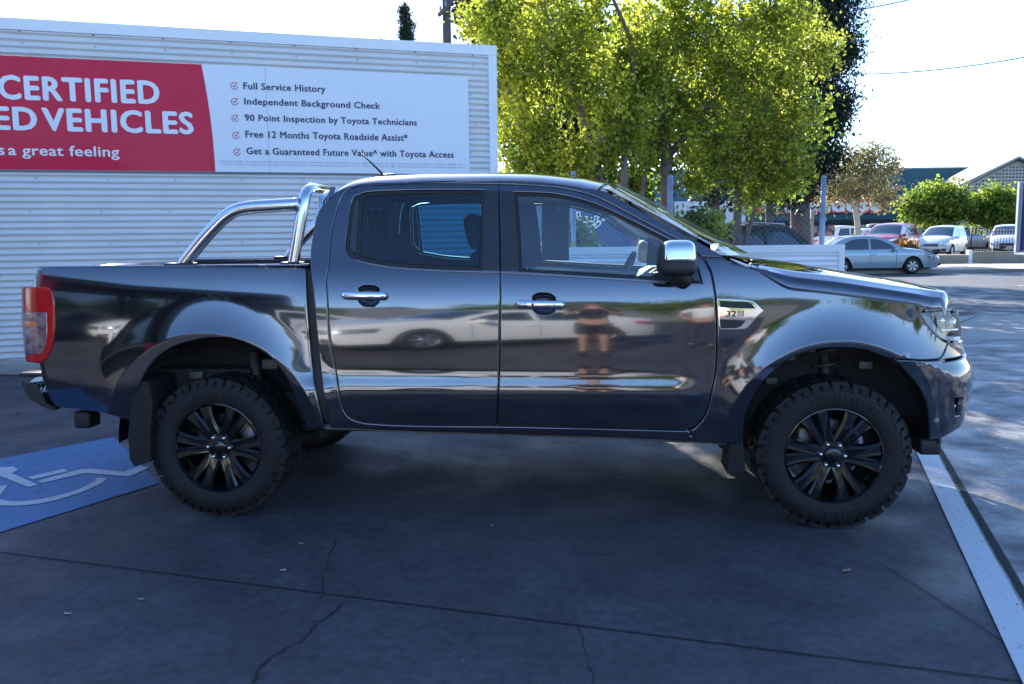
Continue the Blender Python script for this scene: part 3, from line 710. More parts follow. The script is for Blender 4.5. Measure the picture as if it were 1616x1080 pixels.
# engine vent badge
vb=[(1131,471),(1140,471.5),(1160,472.5),(1187,475.3),(1196,482),(1204,490.7),(1190,505),(1177,518.5),(1155,520.5),(1134.6,520.3)]
V_=panel('vent_badge',vb,CHR,T,off=.010,gap=0,edge=.004,depth=.02,grid=.02)
panel('vent_grille',[(1135.5,475),(1160,476.3),(1182,478),(1192,487.3),(1165,486.5),(1136.3,485)],MATTE,V_,off=.0115,gap=0,edge=.002,depth=.003,grid=.02)
panel('vent_grille',[(1136,503.8),(1160,505),(1177,505.8),(1166,516.5),(1150,518),(1137,518)],MATTE,V_,off=.0115,gap=0,edge=.002,depth=.003,grid=.02)
q0=unp(1146,499.5);q1=unp(1164,500);q2=unp(1146,490.3)
def badge(body,xa,xb,yb,yt,bold):
    a=unp(xa,yb);b=unp(xb,yb);c=unp(xa,yt)
    for sg in (1,-1):
        pa=P(*a);pa=np.array([pa[0],(pa[1]-.014)*sg,pa[2]]);L=b[0]-a[0]
        if sg==1: text_on('badge_text',body,pa,(1,0,0),0,L,0,c[1]-a[1],DARK,V_[0],bold,nrm=(0,-1,0),off=0.)
badge('32',1146,1161,499,490.6,.02)
mb=MB();a=unp(1163.5,499.2);b=unp(1173,490.4)
for (x0,z0,x1,z1) in ((0,0,1,.12),(0,.88,1,1),(0,0,.10,1),(.9,0,1,1),(.22,.44,.8,.54),(.22,.22,.8,.32),(.22,.66,.8,.76)):
    y=P(*a)[1]-.0142;ax,az=a[0],a[1];sx,sz=b[0]-a[0],b[1]-a[1]
    mb.add([(ax+sx*x0,y,az+sz*z0),(ax+sx*x1,y,az+sz*z0),(ax+sx*x1,y,az+sz*z1),(ax+sx*x0,y,az+sz*z1)],[(0,1,2,3)])
mb.build('badge_text',DARK,V_[0],fix=False)
0 and print('BMP',[tuple(np.round(unp(*q),3)) for q in ((1509,679.5),(1497,687),(1484,693),(1467,696),(1466.7,669.6))])
# --- front bumper, fascia, grille, lamps ---
bmp=[(1410,568),(1482,568),(1490,565),(N,3.86,.862),(N,3.95,.862),(N,4.2,.862),(N,4.74,.862),(N,4.74,.49),(N,4.3,.49),(1509,679.5),(1497,687),(1484,693),(1467,696),(1466.7,669.6),(1462,638),(1449,610),(1427,584.6)]
fog=[(1506,629.5),(1520,628.5),(N,4.10,.632),(N,4.10,.57),(1518,654),(1509,657)]
Bm=panel('front_bumper',bmp,PAINT,T,holes=(fog,),edge=.006,grid=.022,extra=RG)
for b_ in Bm: pass
panel('fog_recess',fog,MATTE,Bm,off=-.035,gap=-.012,rim=False,grid=.02)
panel('fog_trim',[(N,4.02,.625),(N,4.07,.625),(N,4.05,.585),(N,4.00,.585)],CHR,Bm,off=-.012,gap=0,edge=.003,grid=.02)
panel('fascia',[(1483,566.5),(1491,556),(1497,542),(1512,541.5),(N,4.05,.945),(N,4.74,.945),(N,4.74,.87),(N,4.0,.87),(N,3.86,.868)],PAINT,T,edge=.005)
gr=panel('grille',[(N,4.06,1.09),(N,4.74,1.10),(N,4.74,.95),(N,4.06,.95)],MATTE,T,gap=.002,edge=.005,off=-.01)
for z in (1.06,1.02,.98): panel('grille_bar',[(N,4.5,z+.008),(N,4.74,z+.008),(N,4.74,z-.008),(N,4.5,z-.008)],CHR,gr,off=.006,gap=0,edge=.003)
hl=[(1452.5,497),(1459,492.7),(1480,490.3),(1500,489),(N,3.95,1.112),(N,4.04,1.10),(N,4.05,1.0),(N,4.04,.95),(1509,539.5),(1487,536),(1474.6,526),(1462,512)]
HD=panel('headlight',hl,mat('lamp_housing',(.20,.23,.28),.22,.7),T,off=-.03,gap=-.001,rim=False,grid=.025)
panel('lamp_lens',hl,glass('lamp_glass',(.93,.95,.97)),HD,off=.004,gap=0,edge=.006,depth=.02,grid=.025)
panel('running_light',[(1457,500.5),(1465,499),(1475,512),(1486,526),(1500,531),(1517,531.5),(1516,537.5),(1500,537.5),(1488,534.5),(1476,525),(1464,511)],mat('drl_white',(.92,.93,.94),.4),HD,off=-.003,gap=0,edge=.003,grid=.02)
for sg,h_ in ((1,HD[0]),(-1,HD[1])):
    for px in ((1492,507),(1507,510)):
        a=unp(*px);p=P(*a);n=Nrm(*a);c=p-n*.012
        mb=MB();prof=[(.0001,.012),(.02,.010),(.030,0),(.034,-.012)]
        mb.lathe([(r_,-h) for r_,h in prof],(0,0,0),'y',20);o=mb.build('projector',mat('lamp_bulb',(.6,.62,.66),.08,.9),h_)
        o.location=(c[0],c[1]*sg,c[2]);o.rotation_euler=(0,0,(math.atan2(n[1],n[0])+math.pi/2)*sg+(math.pi if sg<0 else 0))
    o=MB().box((0,0,0),(.10,.03,.012),bev=.004).build('chrome_strip',CHR,h_);a=unp(1497,521);p=P(*a);o.location=(p[0],(p[1]+.01)*sg,p[2]);o.rotation_euler=(0,0,.35*sg)
a=unp(1477,663.5)
for sg in(1,-1):
    p=P(*a);o=MB().lathe([(.0001,-.008),(.010,-.006),(.014,0)],(0,0,0),'y',16).build('parking_sensor',mat('sensor_grey',(.25,.25,.28),.3),Bm[0 if sg==1 else 1]);o.location=(p[0],p[1]*sg,p[2]);
# air dam
q=yp(1444,712,-.78);mb=MB();mb.box((3.715,0,.41),(.105,1.56,.085),bev=.015);mb.build('air_dam',MATTE,T)
# --- bonnet ---
gapl=[(1199,427.5),(1204,431.5),(1226,445.5),(1245,455),(1289,460),(1352,467.5),(1415,475.5),(1449,480.5),(1461,486),(1470,490.5)]
guz=[unp(*q) for q in gapl]
GX=[(u,z) for u,z in guz]+[(3.80,1.118)]
CRZ=[(2.70,1.352),(2.851,1.331),(3.025,1.299),(3.218,1.276),(3.411,1.243),(3.602,1.210),(3.70,1.192),(3.80,1.16),(3.90,1.10)]
CTZ=[(2.70,1.375),(2.90,1.362),(3.15,1.332),(3.363,1.297),(3.58,1.256),(3.742,1.218),(3.87,1.180),(3.95,1.148),(4.0,1.115)]
rows=[]
us=[2.80+(3.925-2.80)*i/46 for i in range(47)]
for u in us:
    zg=interp(u,GX)+.004;p=P(u,zg);x=p[0];yg=-p[1]
    t_=sst(3.45,3.93,u)
    zc=interp(x,CRZ);zt=interp(x+.04+.14*t_,CTZ);yc=min(yg-.02,.80*(1-.05*t_))
    dzg=zc-zg
    prof=[(yg-.008,zg-.02),(yg,zg),(yg-.008,zg+dzg*.35),(yg-.022,zg+dzg*.7),(yc+.012,zc-.010),(yc-.006,zc+.002),(yc-.05,zc+(zt-zc)*.16),(yc-.13,zc+(zt-zc)*.38),(yc-.28,zc+(zt-zc)*.72),(.33,zc+(zt-zc)*.93),(.16,zt),(0,zt+.001)]
    row=[]
    for j,(y,z) in enumerate(prof):
        fx=(1-(max(y,0)/yg)**2)*.24*t_*(1 if u>3.3 else 0);row.append((x+fx,-y,z))
    rows.append(row)
# nose lip turning down
last=rows[-1];rows.append([(a+.02,b,c-.03) for a,b,c in last]);rows.append([(a+.022,b,c-.06) for a,b,c in last])
full=[r+[(a,-b,c) for a,b,c in r[-2::-1]] for r in rows]
o=MB().grid(full).build('bonnet',PAINT,T,auto=38)
sb=o.modifiers.new('s','SUBSURF');sb.levels=1;sb.render_levels=1
# cowl with wipers
mb=MB();mb.box((2.78,0,1.322),(.24,1.50,.03),bev=.01);mb.build('cowl',MATTE,T)
for y0 in (-.45,.25):
    mb=MB();mb.tube([(2.84,y0,1.345),(2.83,y0-.15,1.352)],[.010,.006],8);mb.tube([(2.84,y0-.25,1.352),(2.84,y0+.02,1.356)],.006,6);mb.build('wiper',DARK,T)
p=yp(1170,417,-.80)
mb=MB();mb.tube([yp(1152,408.5,-.79),yp(1165,414.5,-.80),yp(1178,420,-.80),yp(1196,425,-.80)],[.004,.007,.008,.005],8);mb.build('hinge_cover',FRM,T)
mb=MB();mb.box(yp(1190,419.5,-.77),(.05,.03,.022),bev=.006);mb.build('bonnet_stop',MATTE,T)
# --- roof ---
ZR=[(.628,1.70),(.665,1.742),(.73,1.764),(.85,1.776),(1.1,1.784),(1.5,1.784),(1.7,1.775),(1.9,1.748),(2.03,1.722)]
ZC=[(.60,1.70),(.628,1.745),(.665,1.79),(.73,1.822),(.85,1.838),(1.1,1.845),(1.5,1.842),(1.7,1.832),(1.9,1.805),(2.03,1.775)]
rows=[]
for i in range(44):
    x=.612+(2.035-.612)*(i/43)**1.3;zr=interp(x,ZR);zc=interp(x,ZC)
    zr-=.0;wr=Wd(x,zr)-.002;row=[]
    for k in range(15):
        t=[0,.008,.02,.04,.065,.1,.15,.2,.27,.35,.45,.55,.7,.85,1.][k];y=wr*(1-t);z=zr+(zc-zr)*(1-(1-t)**7)
        row.append((x+.11*(1-(1-t)**2)*sst(1.3,2.03,x),-y,z))
    rows.append(row+[(a,-b,c) for a,b,c in row[-2::-1]])
# soften in x
roof=MB().grid(rows).build('roof',PAINT,T)
sb=roof.modifiers.new('s','SUBSURF');sb.levels=1;sb.render_levels=1
# antenna
a=yp(612,280,-.05);b=yp(571,243,-.05)
# --- windscreen ---
rows=[]
for i in range(17):
    t=i/16;L=[]
    px=[(953,299),(978,312.5),(1027.5,338.5),(1077,366),(1126.5,393),(1151,407)]
    k=t*5;j=min(4,int(k));f=k-j;q=(px[j][0]*(1-f)+px[j+1][0]*f,px[j][1]*(1-f)+px[j+1][1]*f);u,z=unp(*q);p=P(u,z)
    ye=-p[1]-.012;bul=lerp(.075,.20,t)
    row=[]
    for s in range(21):
        y=-ye+2*ye*s/20;e=1-abs(y/ye)**2.4;row.append((p[0]+bul*e,y,p[2]+.012+lerp(.062,.0,t)*e*.95))
    rows.append(row)
MB().grid(rows).build('windscreen',GLW,T)
# --- rear cab wall ---
mb=MB()
yz=lambda s:[(.80*s,.60),(.83*s,1.30),(.70*s,1.70),(.60*s,1.78)]
Lp=[(-.80,.60),(-.83,1.30),(-.70,1.69),(-.62,1.765),(.62,1.765),(.70,1.69),(.83,1.30),(.80,.60)];hole=[(-.58,1.40),(-.52,1.68),(.52,1.68),(.58,1.40)]
def plate(x0,x1):
    mbb=MB()
    for a_,b_ in ((-.85,-.58),(.58,.85)):
        s_=1 if a_>0 else -1
        mbb.prism([(.80*s_,.60),(.83*s_,1.30),(.70*s_,1.69),(.52*s_,1.72),(.58*s_,1.40),(.58*s_,.60)],'x',x0,x1)
    mbb.prism([(-.579,.60),(.579,.60),(.579,1.40),(-.579,1.40)],'x',x0,x1);mbb.prism([(-.70,1.69),(-.52,1.681),(.52,1.681),(.70,1.69),(.60,1.77),(-.60,1.77)],'x',x0-.001,x1+.001);return mbb
plate(.60,.625).build('cab_rear_wall',PAINT,T)
plate(.63,.65).build('rear_trim',TRIM,T)
mb=MB();mb.prism([(-.58,1.40),(.58,1.40),(.52,1.68),(-.52,1.68)],'x',.61,.614);mb.build('rear_window',GLD,T)
# --- interior ---
mb=MB();mb.box((1.35,0,1.735),(1.35,1.16,.02),bev=.008);mb.build('headliner',TRIM,T)
mb=MB();mb.box((1.65,0,.62),(2.1,1.60,.30));mb.box((2.3,0,.9),(.5,1.52,.5));mb.build('cabin_floor',MATTE,T)
DSH=mat('dash_blue_grey',(.10,.11,.12),.7,var=.15,vs=30)
mb=MB();mb.box((2.52,0,1.16),(.46,1.50,.26),bev=.09);mb.box((2.33,-.38,1.22),(.14,.34,.12),bev=.05);mb.build('dashboard',DSH,T)
def seat(x,y,w_=.50,lean=.22,back=.60,nm='front_seat'):
    M=Matrix.Rotation(lean,4,'Y').inverted() if 0 else Matrix.Rotation(-lean,4,'Y')
    mb=MB();mb.box((x,y,.86),(.52,w_,.16),bev=.06);mb.box((x-.30,y,1.13),(.14,w_*.95,back),M=M,bev=.06);s_=mb.build(nm,SEAT,T)
    mb=MB();mb.box((x-.40,y,1.52),(.10,.27,.20),M=M,bev=.045);mb.tube([(x-.37,y-.06,1.38),(x-.40,y-.06,1.48)],.006,6);mb.tube([(x-.37,y+.06,1.38),(x-.40,y+.06,1.48)],.006,6);mb.build('headrest',SEAT,s_)
seat(1.76,-.37);seat(1.76,.37)
mb=MB();mb.box((.98,0,.90),(.50,1.36,.16),bev=.06);mb.box((.76,0,1.10),(.12,1.36,.52),bev=.05);rs=mb.build('rear_seat',SEAT,T)
for y in (-.42,.42): MB().box((.74,y,1.44),(.09,.26,.16),bev=.04).build('headrest',SEAT,rs)
# steering wheel
mb=MB();ring=[];c=Vector((2.16,-.37,1.22));ax=Vector((-.9,0,.42)).normalized();e1=Vector((0,1,0));e2=ax.cross(e1)
pts=[c+(e1*math.cos(a)+e2*math.sin(a))*.185 for a in np.linspace(0,2*math.pi,37)];mb.tube(pts,.016,10,False)
mb.tube([c-e1*.18,c+e1*.18],.018,8);mb.tube([c-e2*.18*1,c],.018,8);mb.tube([c,c-ax*.25+Vector((.1,0,-.05))],.035,10)
mb.box(c,(.06,.15,.12),M=Matrix.Rotation(.45,4,'Y'),bev=.025);mb.build('steering_wheel',DSH,T)
# far grab handles and sun visor
for sg in (1,-1):
    mb=MB();mb.tube([(2.10,.63*sg,1.60),(2.14,.60*sg,1.565),(2.24,.62*sg,1.50),(2.30,.66*sg,1.47)],.016,8);mb.build('grab_handle',mat('handle_light',(.55,.56,.57),.6),T)
    mb=MB();mb.box((2.05,.33*sg,1.70),(.16,.42,.02),M=Matrix.Rotation(.45,4,'Y'),bev=.008);mb.build('sun_visor',TRIM,T)
MB().box((2.22,0,1.66),(.02,.22,.07),M=Matrix.Rotation(.3,4,'Y'),bev=.01).build('rear_view_mirror',DARK,T)
# --- underbody ---
mb=MB();mb.box((1.2,0,.52),(3.4,1.1,.22));mb.box((1.66,0,.60),(2.12,1.62,.16));mb.box((-.4,0,.66),(1.0,1.2,.22));mb.box((3.3,0,.72),(.9,1.05,.40));mb.build('chassis',UNDER,T)
mb=MB();mb.tube([(0,-.60,.39),(0,.60,.39)],.05,12);mb.lathe([(.0001,-.12),(.11,-.10),(.14,0),(.11,.10),(.0001,.12)],(0,0,.39),'y',20)
for s_ in (-1,1):
    ST=mat('suspension_steel',(.10,.095,.09),.55,.5,var=.4,vs=20)
    MB().box((0,.52*s_,.46),(1.1,.06,.03)).build('leaf_spring',ST,T)
    MB().tube([(3.22,.3*s_,.34),(3.22,.60*s_,.38)],.03,8).build('control_arm',ST,T)
    m2=MB();m2.tube([(3.26,.56*s_,.42),(3.24,.52*s_,.95)],.03,10);hx=[(3.25+.062*math.cos(t),.55*s_+.062*math.sin(t)-.0,.60+.012*t) for t in np.linspace(0,26,120)];m2.tube(hx,.011,6);m2.build('coil_strut',ST,T)
    MB().tube([(.14,.55*s_,.42),(.10,.55*s_,.86)],.03,10).build('shock_absorber',ST,T)
    for (a_,b_,c_,d_) in ((3.02,.66,.86,.05),(3.40,.70,.82,.045),(2.95,.60,.72,.04),(3.12,.72,.90,.03),(.22,.60,.80,.06),(-.2,.62,.74,.05)):
        MB().box((a_,b_*s_,c_),(d_*1.6,.05,d_),bev=.008).build('bracket',ST,T)
mb.build('axle',UNDER,T)
mb=MB();mb.box((-.80,0,.63),(.10,1.3,.12),bev=.01)
a=yp(123,672,-.62);b=yp(152,648,-.62);mb.box(((a[0]+b[0])/2,-.62,(a[2]+b[2])/2),(.10,.12,.10),bev=.015)
a=yp(166,650,-.6);mb.tube([(-.78,-.6,.58),(-.55,-.58,.60),(.1,-.5,.62)],.045,10);mb.build('tow_bar',MATTE,T)
MB().tube([(.75,.35,.42),(.2,.30,.46),(-.5,.45,.48)],.035,12).build('exhaust',mat('exhaust_metal',(.2,.19,.18),.5,.8),T)
panel('sill_edge',[(508,676.5),(600,680.5),(724,685),(850,689),(989,693),(1092,699),(1150,702),(1150,706),(1099,704),(989,698.5),(850,694),(724,690),(600,685),(508,681)],mat('sill_grey',(.14,.14,.13),.6,var=.3,vs=14),T,off=-.03,gap=0,edge=.004,depth=.04)
# wheel well liners
for cx,ro in ((0.,.565),(3.22,.53)):
    for sg in (1,-1):
        mb=MB();mb.lathe([(ro,-.79 if cx>1 else -.84),(ro+.02,-.77),(ro+.02,-.46),(.0001,-.45)],(cx,0,.40),'y',36,R_(3),R_(181))
        o=mb.build('wheel_arch_liner',UNDER,T)
        if sg<0:
            o.data.transform(Matrix.Scale(-1,4,(0,1,0)));o.data.flip_normals()
# mud flaps
q=[yp(*a,-.84) for a in ((224,597),(216,640),(211.5,680),(214,721),(221.5,732),(246,724.5),(246,680),(250,630),(243,600))]
for sg in (1,-1):
    mb=MB();L=[(a[0],a[2]) for a in q]
    mb.prism([(a,b) for a,b in L],'y',-.90*sg,-.62*sg);mb.build('mud_flap',RUB,T)
    xx=3.22-.455;mb=MB();mb.prism([(xx-.05,.50),(xx+.0,.50),(xx+.02,.30),(xx-.07,.28)],'y',-.86*sg,-.64*sg);mb.build('mud_flap',RUB,T)
# --- rear bumper, tail lights ---
bq=[yp(*a,-.80) for a in ((42,601.5),(67,605),(74,618),(80,633),(97,645),(91,645.5),(83,643),(70,637),(58,630),(51,622),(47,614))]
poly=[(a[0],a[2]) for a in bq]
rows=[]
for k in range(33):
    t=-1+2*k/32;y=.845*t;e=1-abs(t)**7
    rows.append([(x_-(.10*(1-t*t)+.0)*1 + (.05*(1-e) if x_<-.99 else 0),y*(1.0),z_) for x_,z_ in poly+[poly[0]]])
MB().grid(rows,False).build('rear_bumper',CHR,T,auto=30)
mb=MB()
for sg in (-1,1): mb.prism(poly,'y',-.845*sg,-.842*sg)
mb.box((-1.07,0,.765),(.14,1.62,.022),bev=.008);mb.build('bumper_step',MATTE,T)
tof=lambda u,z:.008+.040*sst(-.90,-1.0,u)if u>-1.0 else .048
tof=lambda u,z:.008+.042*(1-sst(-1.02,-.90,u))
tl=[(N,-1.065,1.246),(N,-1.0,1.247),(75,453.8),(83,460),(86,475),(86.7,500),(86.7,522),(83,544),(75,564),(66,572.5),(N,-1.03,.855),(N,-1.055,.95),(N,-1.065,1.1)]
TL=panel('tail_light',tl,mat('tail_red',(.50,.004,.006),.2,coat=.35,var=.3,vs=30),T,off=tof,gap=0,edge=.008,depth=.05,grid=.02)
panel('lamp_clear',[(N,-1.060,1.115),(N,-1.0,1.116),(75.5,493.5),(76.5,520),(75,541),(69,557),(N,-1.02,.885),(N,-1.05,.95),(N,-1.060,1.04)],mat('lamp_clear',(.50,.40,.42),.18,.5,coat=.6,col2=(.20,.06,.07),vs=26),TL,off=lambda u,z:tof(u,z)+.003,gap=0,edge=.004,depth=.006,grid=.02)
panel('indicator',[(N,-1.02,1.07),(62,509),(62,515),(N,-1.01,1.04)],mat('lamp_amber',(.75,.16,.03),.2,coat=1.),TL,off=lambda u,z:tof(u,z)+.006,gap=0,edge=.004,depth=.004,grid=.02)
# --- sports bar ---
def tubepx(L,r,y,n=14): return [Vector(yp(a,b,y)) for a,b in L]
for sg in (1,-1):
    mb=MB();base=Vector((.437,-.79,1.36));
    hx_=yp(488,296,-.70);pts=[tuple(yp(462,421,-.79)),tuple(yp(471,368,-.78)),tuple(yp(480,316,-.76)),(hx_[0]-.004,-.735,hx_[2]-.03),(hx_[0],-.69,hx_[2]-.006),(hx_[0]+.006,-.60,hx_[2]),(hx_[0]+.01,-.3,hx_[2]),(hx_[0]+.01,0,hx_[2])]
    pp=catmull([(a,b,c) for a,b,c in pts],False,.03);mb.tube([(a[0],a[1]*sg,a[2]) for a in pp],.031,18,flat=.85,side=(1,0,0))
    mb.build('hoop',STEEL,T)
    L=[(287,424),(300,402),(325,362),(350,333),(366,321.5),(385,317),(420,314.5),(470,311.5+10)]
    L=[(287,421),(299,405),(319,380),(340,357),(356,342),(372,332.5),(393,327.5),(430,325),(472,322.5)]
    pts=[yp(a,b,-.79) for a,b in L];pp=catmull(pts,False,.03);mb=MB();mb.tube([(a[0],a[1]*sg,a[2]) for a in pp],.0345,18);mb.build('side_tube',STEEL,T)
    MB().box((-.18,-.79*sg,1.366),(.14,.10,.012),bev=.004).build('bar_foot',MATTE,T);MB().box((.437,-.79*sg,1.366),(.10,.10,.012),bev=.004).build('bar_foot',MATTE,T)
mb=MB();pts=[(.57,-.77,1.40),(.575,-.745,1.60),(.58,-.70,1.70),(.585,-.60,1.735),(.585,.60,1.735),(.58,.70,1.70),(.575,.745,1.60),(.57,.77,1.40)]
mb.tube(catmull(pts,False,.04),.018,12);mb.build('inner_hoop',STEEL,T)
# --- roof antenna ---
mb=MB();a=Vector(yp(611,279,-.02));mb.box((a.x,0,a.z+.002),(.10,.05,.035),bev=.016)
pa=Vector(yp(604,275,-.0));pb=Vector(yp(571,243,-.0));mb.tube([pa,pb],[.007,.004],8);mb.build('antenna',DARK,T)
# --- door mirrors ---
def superel(c,d,n=4.,zcut=None,up=True,seg=28,shear=0.):
    rows=[];f=lambda v,p:math.copysign(abs(v)**(2/p),v)
    for i in range(seg+1):
        a=-math.pi/2+math.pi*i/seg;row=[]
        for k in range(seg*2+1):
            b=2*math.pi*k/(seg*2);z=f(math.sin(a),n);x=f(math.cos(a),n)*f(math.cos(b),n);y=f(math.cos(a),n)*f(math.sin(b),n)
            if zcut is not None: z=max(z,zcut) if up else min(z,zcut)
            row.append((c[0]+d[0]/2*x*(1-.06*z)+shear*z,c[1]+d[1]/2*y*(1-.12*z),c[2]+d[2]/2*z))
        rows.append(row)
    return rows
m0=yp(1037,436,-1.04);m1=yp(1099,380,-1.04);mc=((m0[0]+m1[0])/2,-1.04,(m0[2]+m1[2])/2);md=(abs(m1[0]-m0[0]),.20,abs(m1[2]-m0[2]))
for sg,dr_ in ((1,FD_[0]),(-1,FD_[1])):
    mr=MB().grid([[(a,b*sg,c) for a,b,c in r] for r in superel(mc,md,4.2,None)]).build('door_mirror',MATTE,T)
    cc=(mc[0]+.004,mc[1]-.004,mc[2]+.004)
    MB().grid([[(a,b*sg,c) for a,b,c in r] for r in superel(cc,(md[0]*.90,md[1]+.004,md[2]*1.02),4.2,-.22,True)]).build('mirror_cap',CHR,mr)
    mb=MB();mb.tube([(mc[0]+.03,-1.0*sg,mc[2]-.08),(mc[0]+.05,-.93*sg,mc[2]-.115),(mc[0]+.07,-.85*sg,mc[2]-.11)],[.035,.03,.035],12);mb.build('mirror_arm',MATTE,mr)
# --- wheels ---
def wheel(cx,sg):
    wr=.378;o=empty('wheel',(cx,0,.378));o.parent=T;o.empty_display_size=.1
    yo=-.86;yi=-.595
    prof=[(.238,yo+.012),(.246,yo+.002),(.262,yo-.006),(.30,yo-.016),(.335,yo-.010),(.356,yo+.012),(.366,yo+.035),(.369,(yo+yi)/2),(.366,yi-.035),(.35,yi-.01),(.30,yi+.01),(.246,yi)]
    ty=MB();ty.lathe(prof,(0,0,0),'y',80)
    # tread blocks
    nb=46
    for i in range(nb):
        a=2*math.pi*i/nb
        for (y0,y1,r0,r1,da,sh) in ((yo+.004,yo+.052,.360,.3795,.052,0),(yi-.052,yi-.004,.360,.3795,.052,0),(yo+.062,yo+.108,.363,.3785,.048,.05),(yo+.120,yo+.160,.363,.3785,.048,.02),(yi-.108,yi-.062,.363,.3785,.048,.05)):
            aa=a+sh+(0.03 if i%2 else 0);vs=[]
            for r_ in (r0,r1):
                for y_ in (y0,y1):
                    for s_ in (-1,1):
                        an=aa+s_*da+ (y_-y0)*.6
                        vs.append((r_*math.cos(an),y_,r_*math.sin(an)))
            ty.add(vs,[(0,1,3,2),(4,6,7,5),(0,4,5,1),(2,3,7,6),(0,2,6,4),(1,5,7,3)])
        # shoulder lug wrapping onto the sidewall
        L=.026 if i%2 else .040
        vs=[]
        for r_,y_ in ((.376,yo+.010),(.352,yo-.004),(.352-L*.6,yo-.014),(.352-L*.6,yo-.002),(.352,yo+.012),(.372,yo+.022)):
            for s_ in (-1,1): an=a+s_*.045;vs.append((r_*math.cos(an),y_,r_*math.sin(an)))
        fs=[(2*k,2*k+1,2*((k+1)%6)+1,2*((k+1)%6)) for k in range(6)]+[tuple(2*k for k in range(6)),tuple(2*k+1 for k in range(5,-1,-1))]
        ty.add(vs,fs)
    # raised sidewall characters (illegible moulded marks)
    for a0 in (R_(52),R_(232),):
        for k in range(13):
            a=a0+k*R_(5.2);rw=.300;c=(rw*math.cos(a),yo-.018,rw*math.sin(a));M=Matrix.Rotation(-a+math.pi/2,4,'Y')
            ty.box(c,(.016,.004,.022),M=M);
    for sg2 in (1,): pass
    tm=ty.build('tyre',RUB,o,auto=40)
    rb=MB();rb.lathe([(.240,yo+.008),(.2425,yo+.003),(.238,yo+.002),(.230,yo+.016),(.222,yo+.040),(.214,yo+.10),(.212,yi-.02),(.236,yi)],(0,0,0),'y',72)
    # hub
    rb.lathe([(.0001,yo+.014),(.034,yo+.014),(.040,yo+.018),(.044,yo+.028),(.074,yo+.030),(.083,yo+.042),(.088,yo+.10)],(0,0,0),'y',36)
    for k in range(6):
        a=R_(60*k)
        for s_ in (-1,1):
            # spoke arm: lofted trapezoid from hub to rim
            rows=[]
            for (r_,da,w0,w1,yf,yb) in ((.060,.24,.017,.030,yo+.030,yo+.085),(.10,.185,.017,.030,yo+.022,yo+.085),(.145,.175,.017,.029,yo+.016,yo+.080),(.19,.185,.019,.030,yo+.012,yo+.075),(.230,.200,.024,.036,yo+.010,yo+.060)):
                an=a+s_*da;c=np.array([r_*math.cos(an),r_*math.sin(an)]);tn=np.array([-math.sin(an),math.cos(an)])
                q=[(-w1,yb),(-w1,yf+.012),(-w0,yf),(w0*.2,yf+.0015),(w0,yf),(w1,yf+.012),(w1,yb)]
                rows.append([(c[0]+tn[0]*h,y_,c[1]+tn[1]*h) for h,y_ in q])
            rb.grid(rows,True)
        # web between the two arms near the hub
        vs=[]
        for r_,da,yf in ((.058,.20,yo+.036),(.112,.10,yo+.034)):
            for s_ in (-1,1): an=a+s_*da;vs.append((r_*math.cos(an),yf,r_*math.sin(an)))
        rb.add(vs,[(0,1,3,2)])
    rm=rb.build('rim',RIMB,o,auto=35)
    nt_=MB();
    for k in range(6):
        a=R_(60*k+0);nt_.lathe([(.0001,yo+.012),(.007,yo+.013),(.010,yo+.020),(.010,yo+.032)],(.060*math.cos(a),0,.060*math.sin(a)),'y',12);nt_.build('wheel_nut',CHR,o);nt_=MB()

    ds=MB();ds.lathe([(.09,yo+.14),(.16,yo+.14),(.165,yo+.145),(.165,yo+.16),(.09,yo+.165)],(0,0,0),'y',48);ds.box((-.12,yo+.145,.05),(.09,.06,.14),bev=.02);ds.build('brake',mat('brake_metal',(.22,.22,.23),.45,.7),o)
    o.rotation_euler=(0,R_(random.uniform(-4,4)) if cx>1 else R_(2),math.pi if sg<0 else 0)
    return o
for cx in (0.,3.22):
    for sg in (1,-1): wheel(cx,sg)
# ================= TREES =================
def leafmat(name,col,col2,trans=.5,isl=.5,rough=.5):
    return mat(name,col,rough,col2=col2,vs=1.1,trans=trans,island=isl,spec=.35,thr=(.35,.65),det=3)
BARK=mat('bark_brown',(.15,.11,.10),.9,var=.4,vs=9,bump=.5,bs=30)
BARKP=mat('bark_pale',(.42,.36,.28),.85,var=.2,vs=6,bump=.3,bs=30)
def leaves(name,centres,n_per,spread,size,m,parent,seed,shape='leaf',droop=0.):
    r=np.random.default_rng(seed);C=np.repeat(np.array(centres,float),n_per,0);n=len(C)
    C=C+r.normal(0,1,(n,3))*spread
    a=r.normal(0,1,(n,3));a[:,2]-=droop;a/=np.linalg.norm(a,axis=1)[:,None];b=r.normal(0,1,(n,3));b-=a*(a*b).sum(1)[:,None];b/=np.linalg.norm(b,axis=1)[:,None]
    s=size*r.uniform(.6,1.3,(n,1));w=.42 if shape=='leaf' else .16
    nn=np.cross(a,b)
    p0=C-a*s*.5;p1=C+b*s*w+nn*s*.10-a*s*.05;p2=C+a*s*.5;p3=C-b*s*w+nn*s*.10-a*s*.05
    V=np.stack([p0,p1,p2,p3],1).reshape(-1,3);me=bpy.data.meshes.new(name)
    me.vertices.add(4*n);me.vertices.foreach_set('co',V.ravel());me.loops.add(6*n);me.polygons.add(2*n)
    k=np.arange(n)[:,None]*4;L=np.concatenate([k+0,k+1,k+2,k+0,k+2,k+3],1).ravel();me.loops.foreach_set('vertex_index',L)
    me.polygons.foreach_set('loop_start',np.arange(2*n)*3);me.polygons.foreach_set('loop_total',np.full(2*n,3));me.update();me.validate()
    return link(name,me,m,parent)
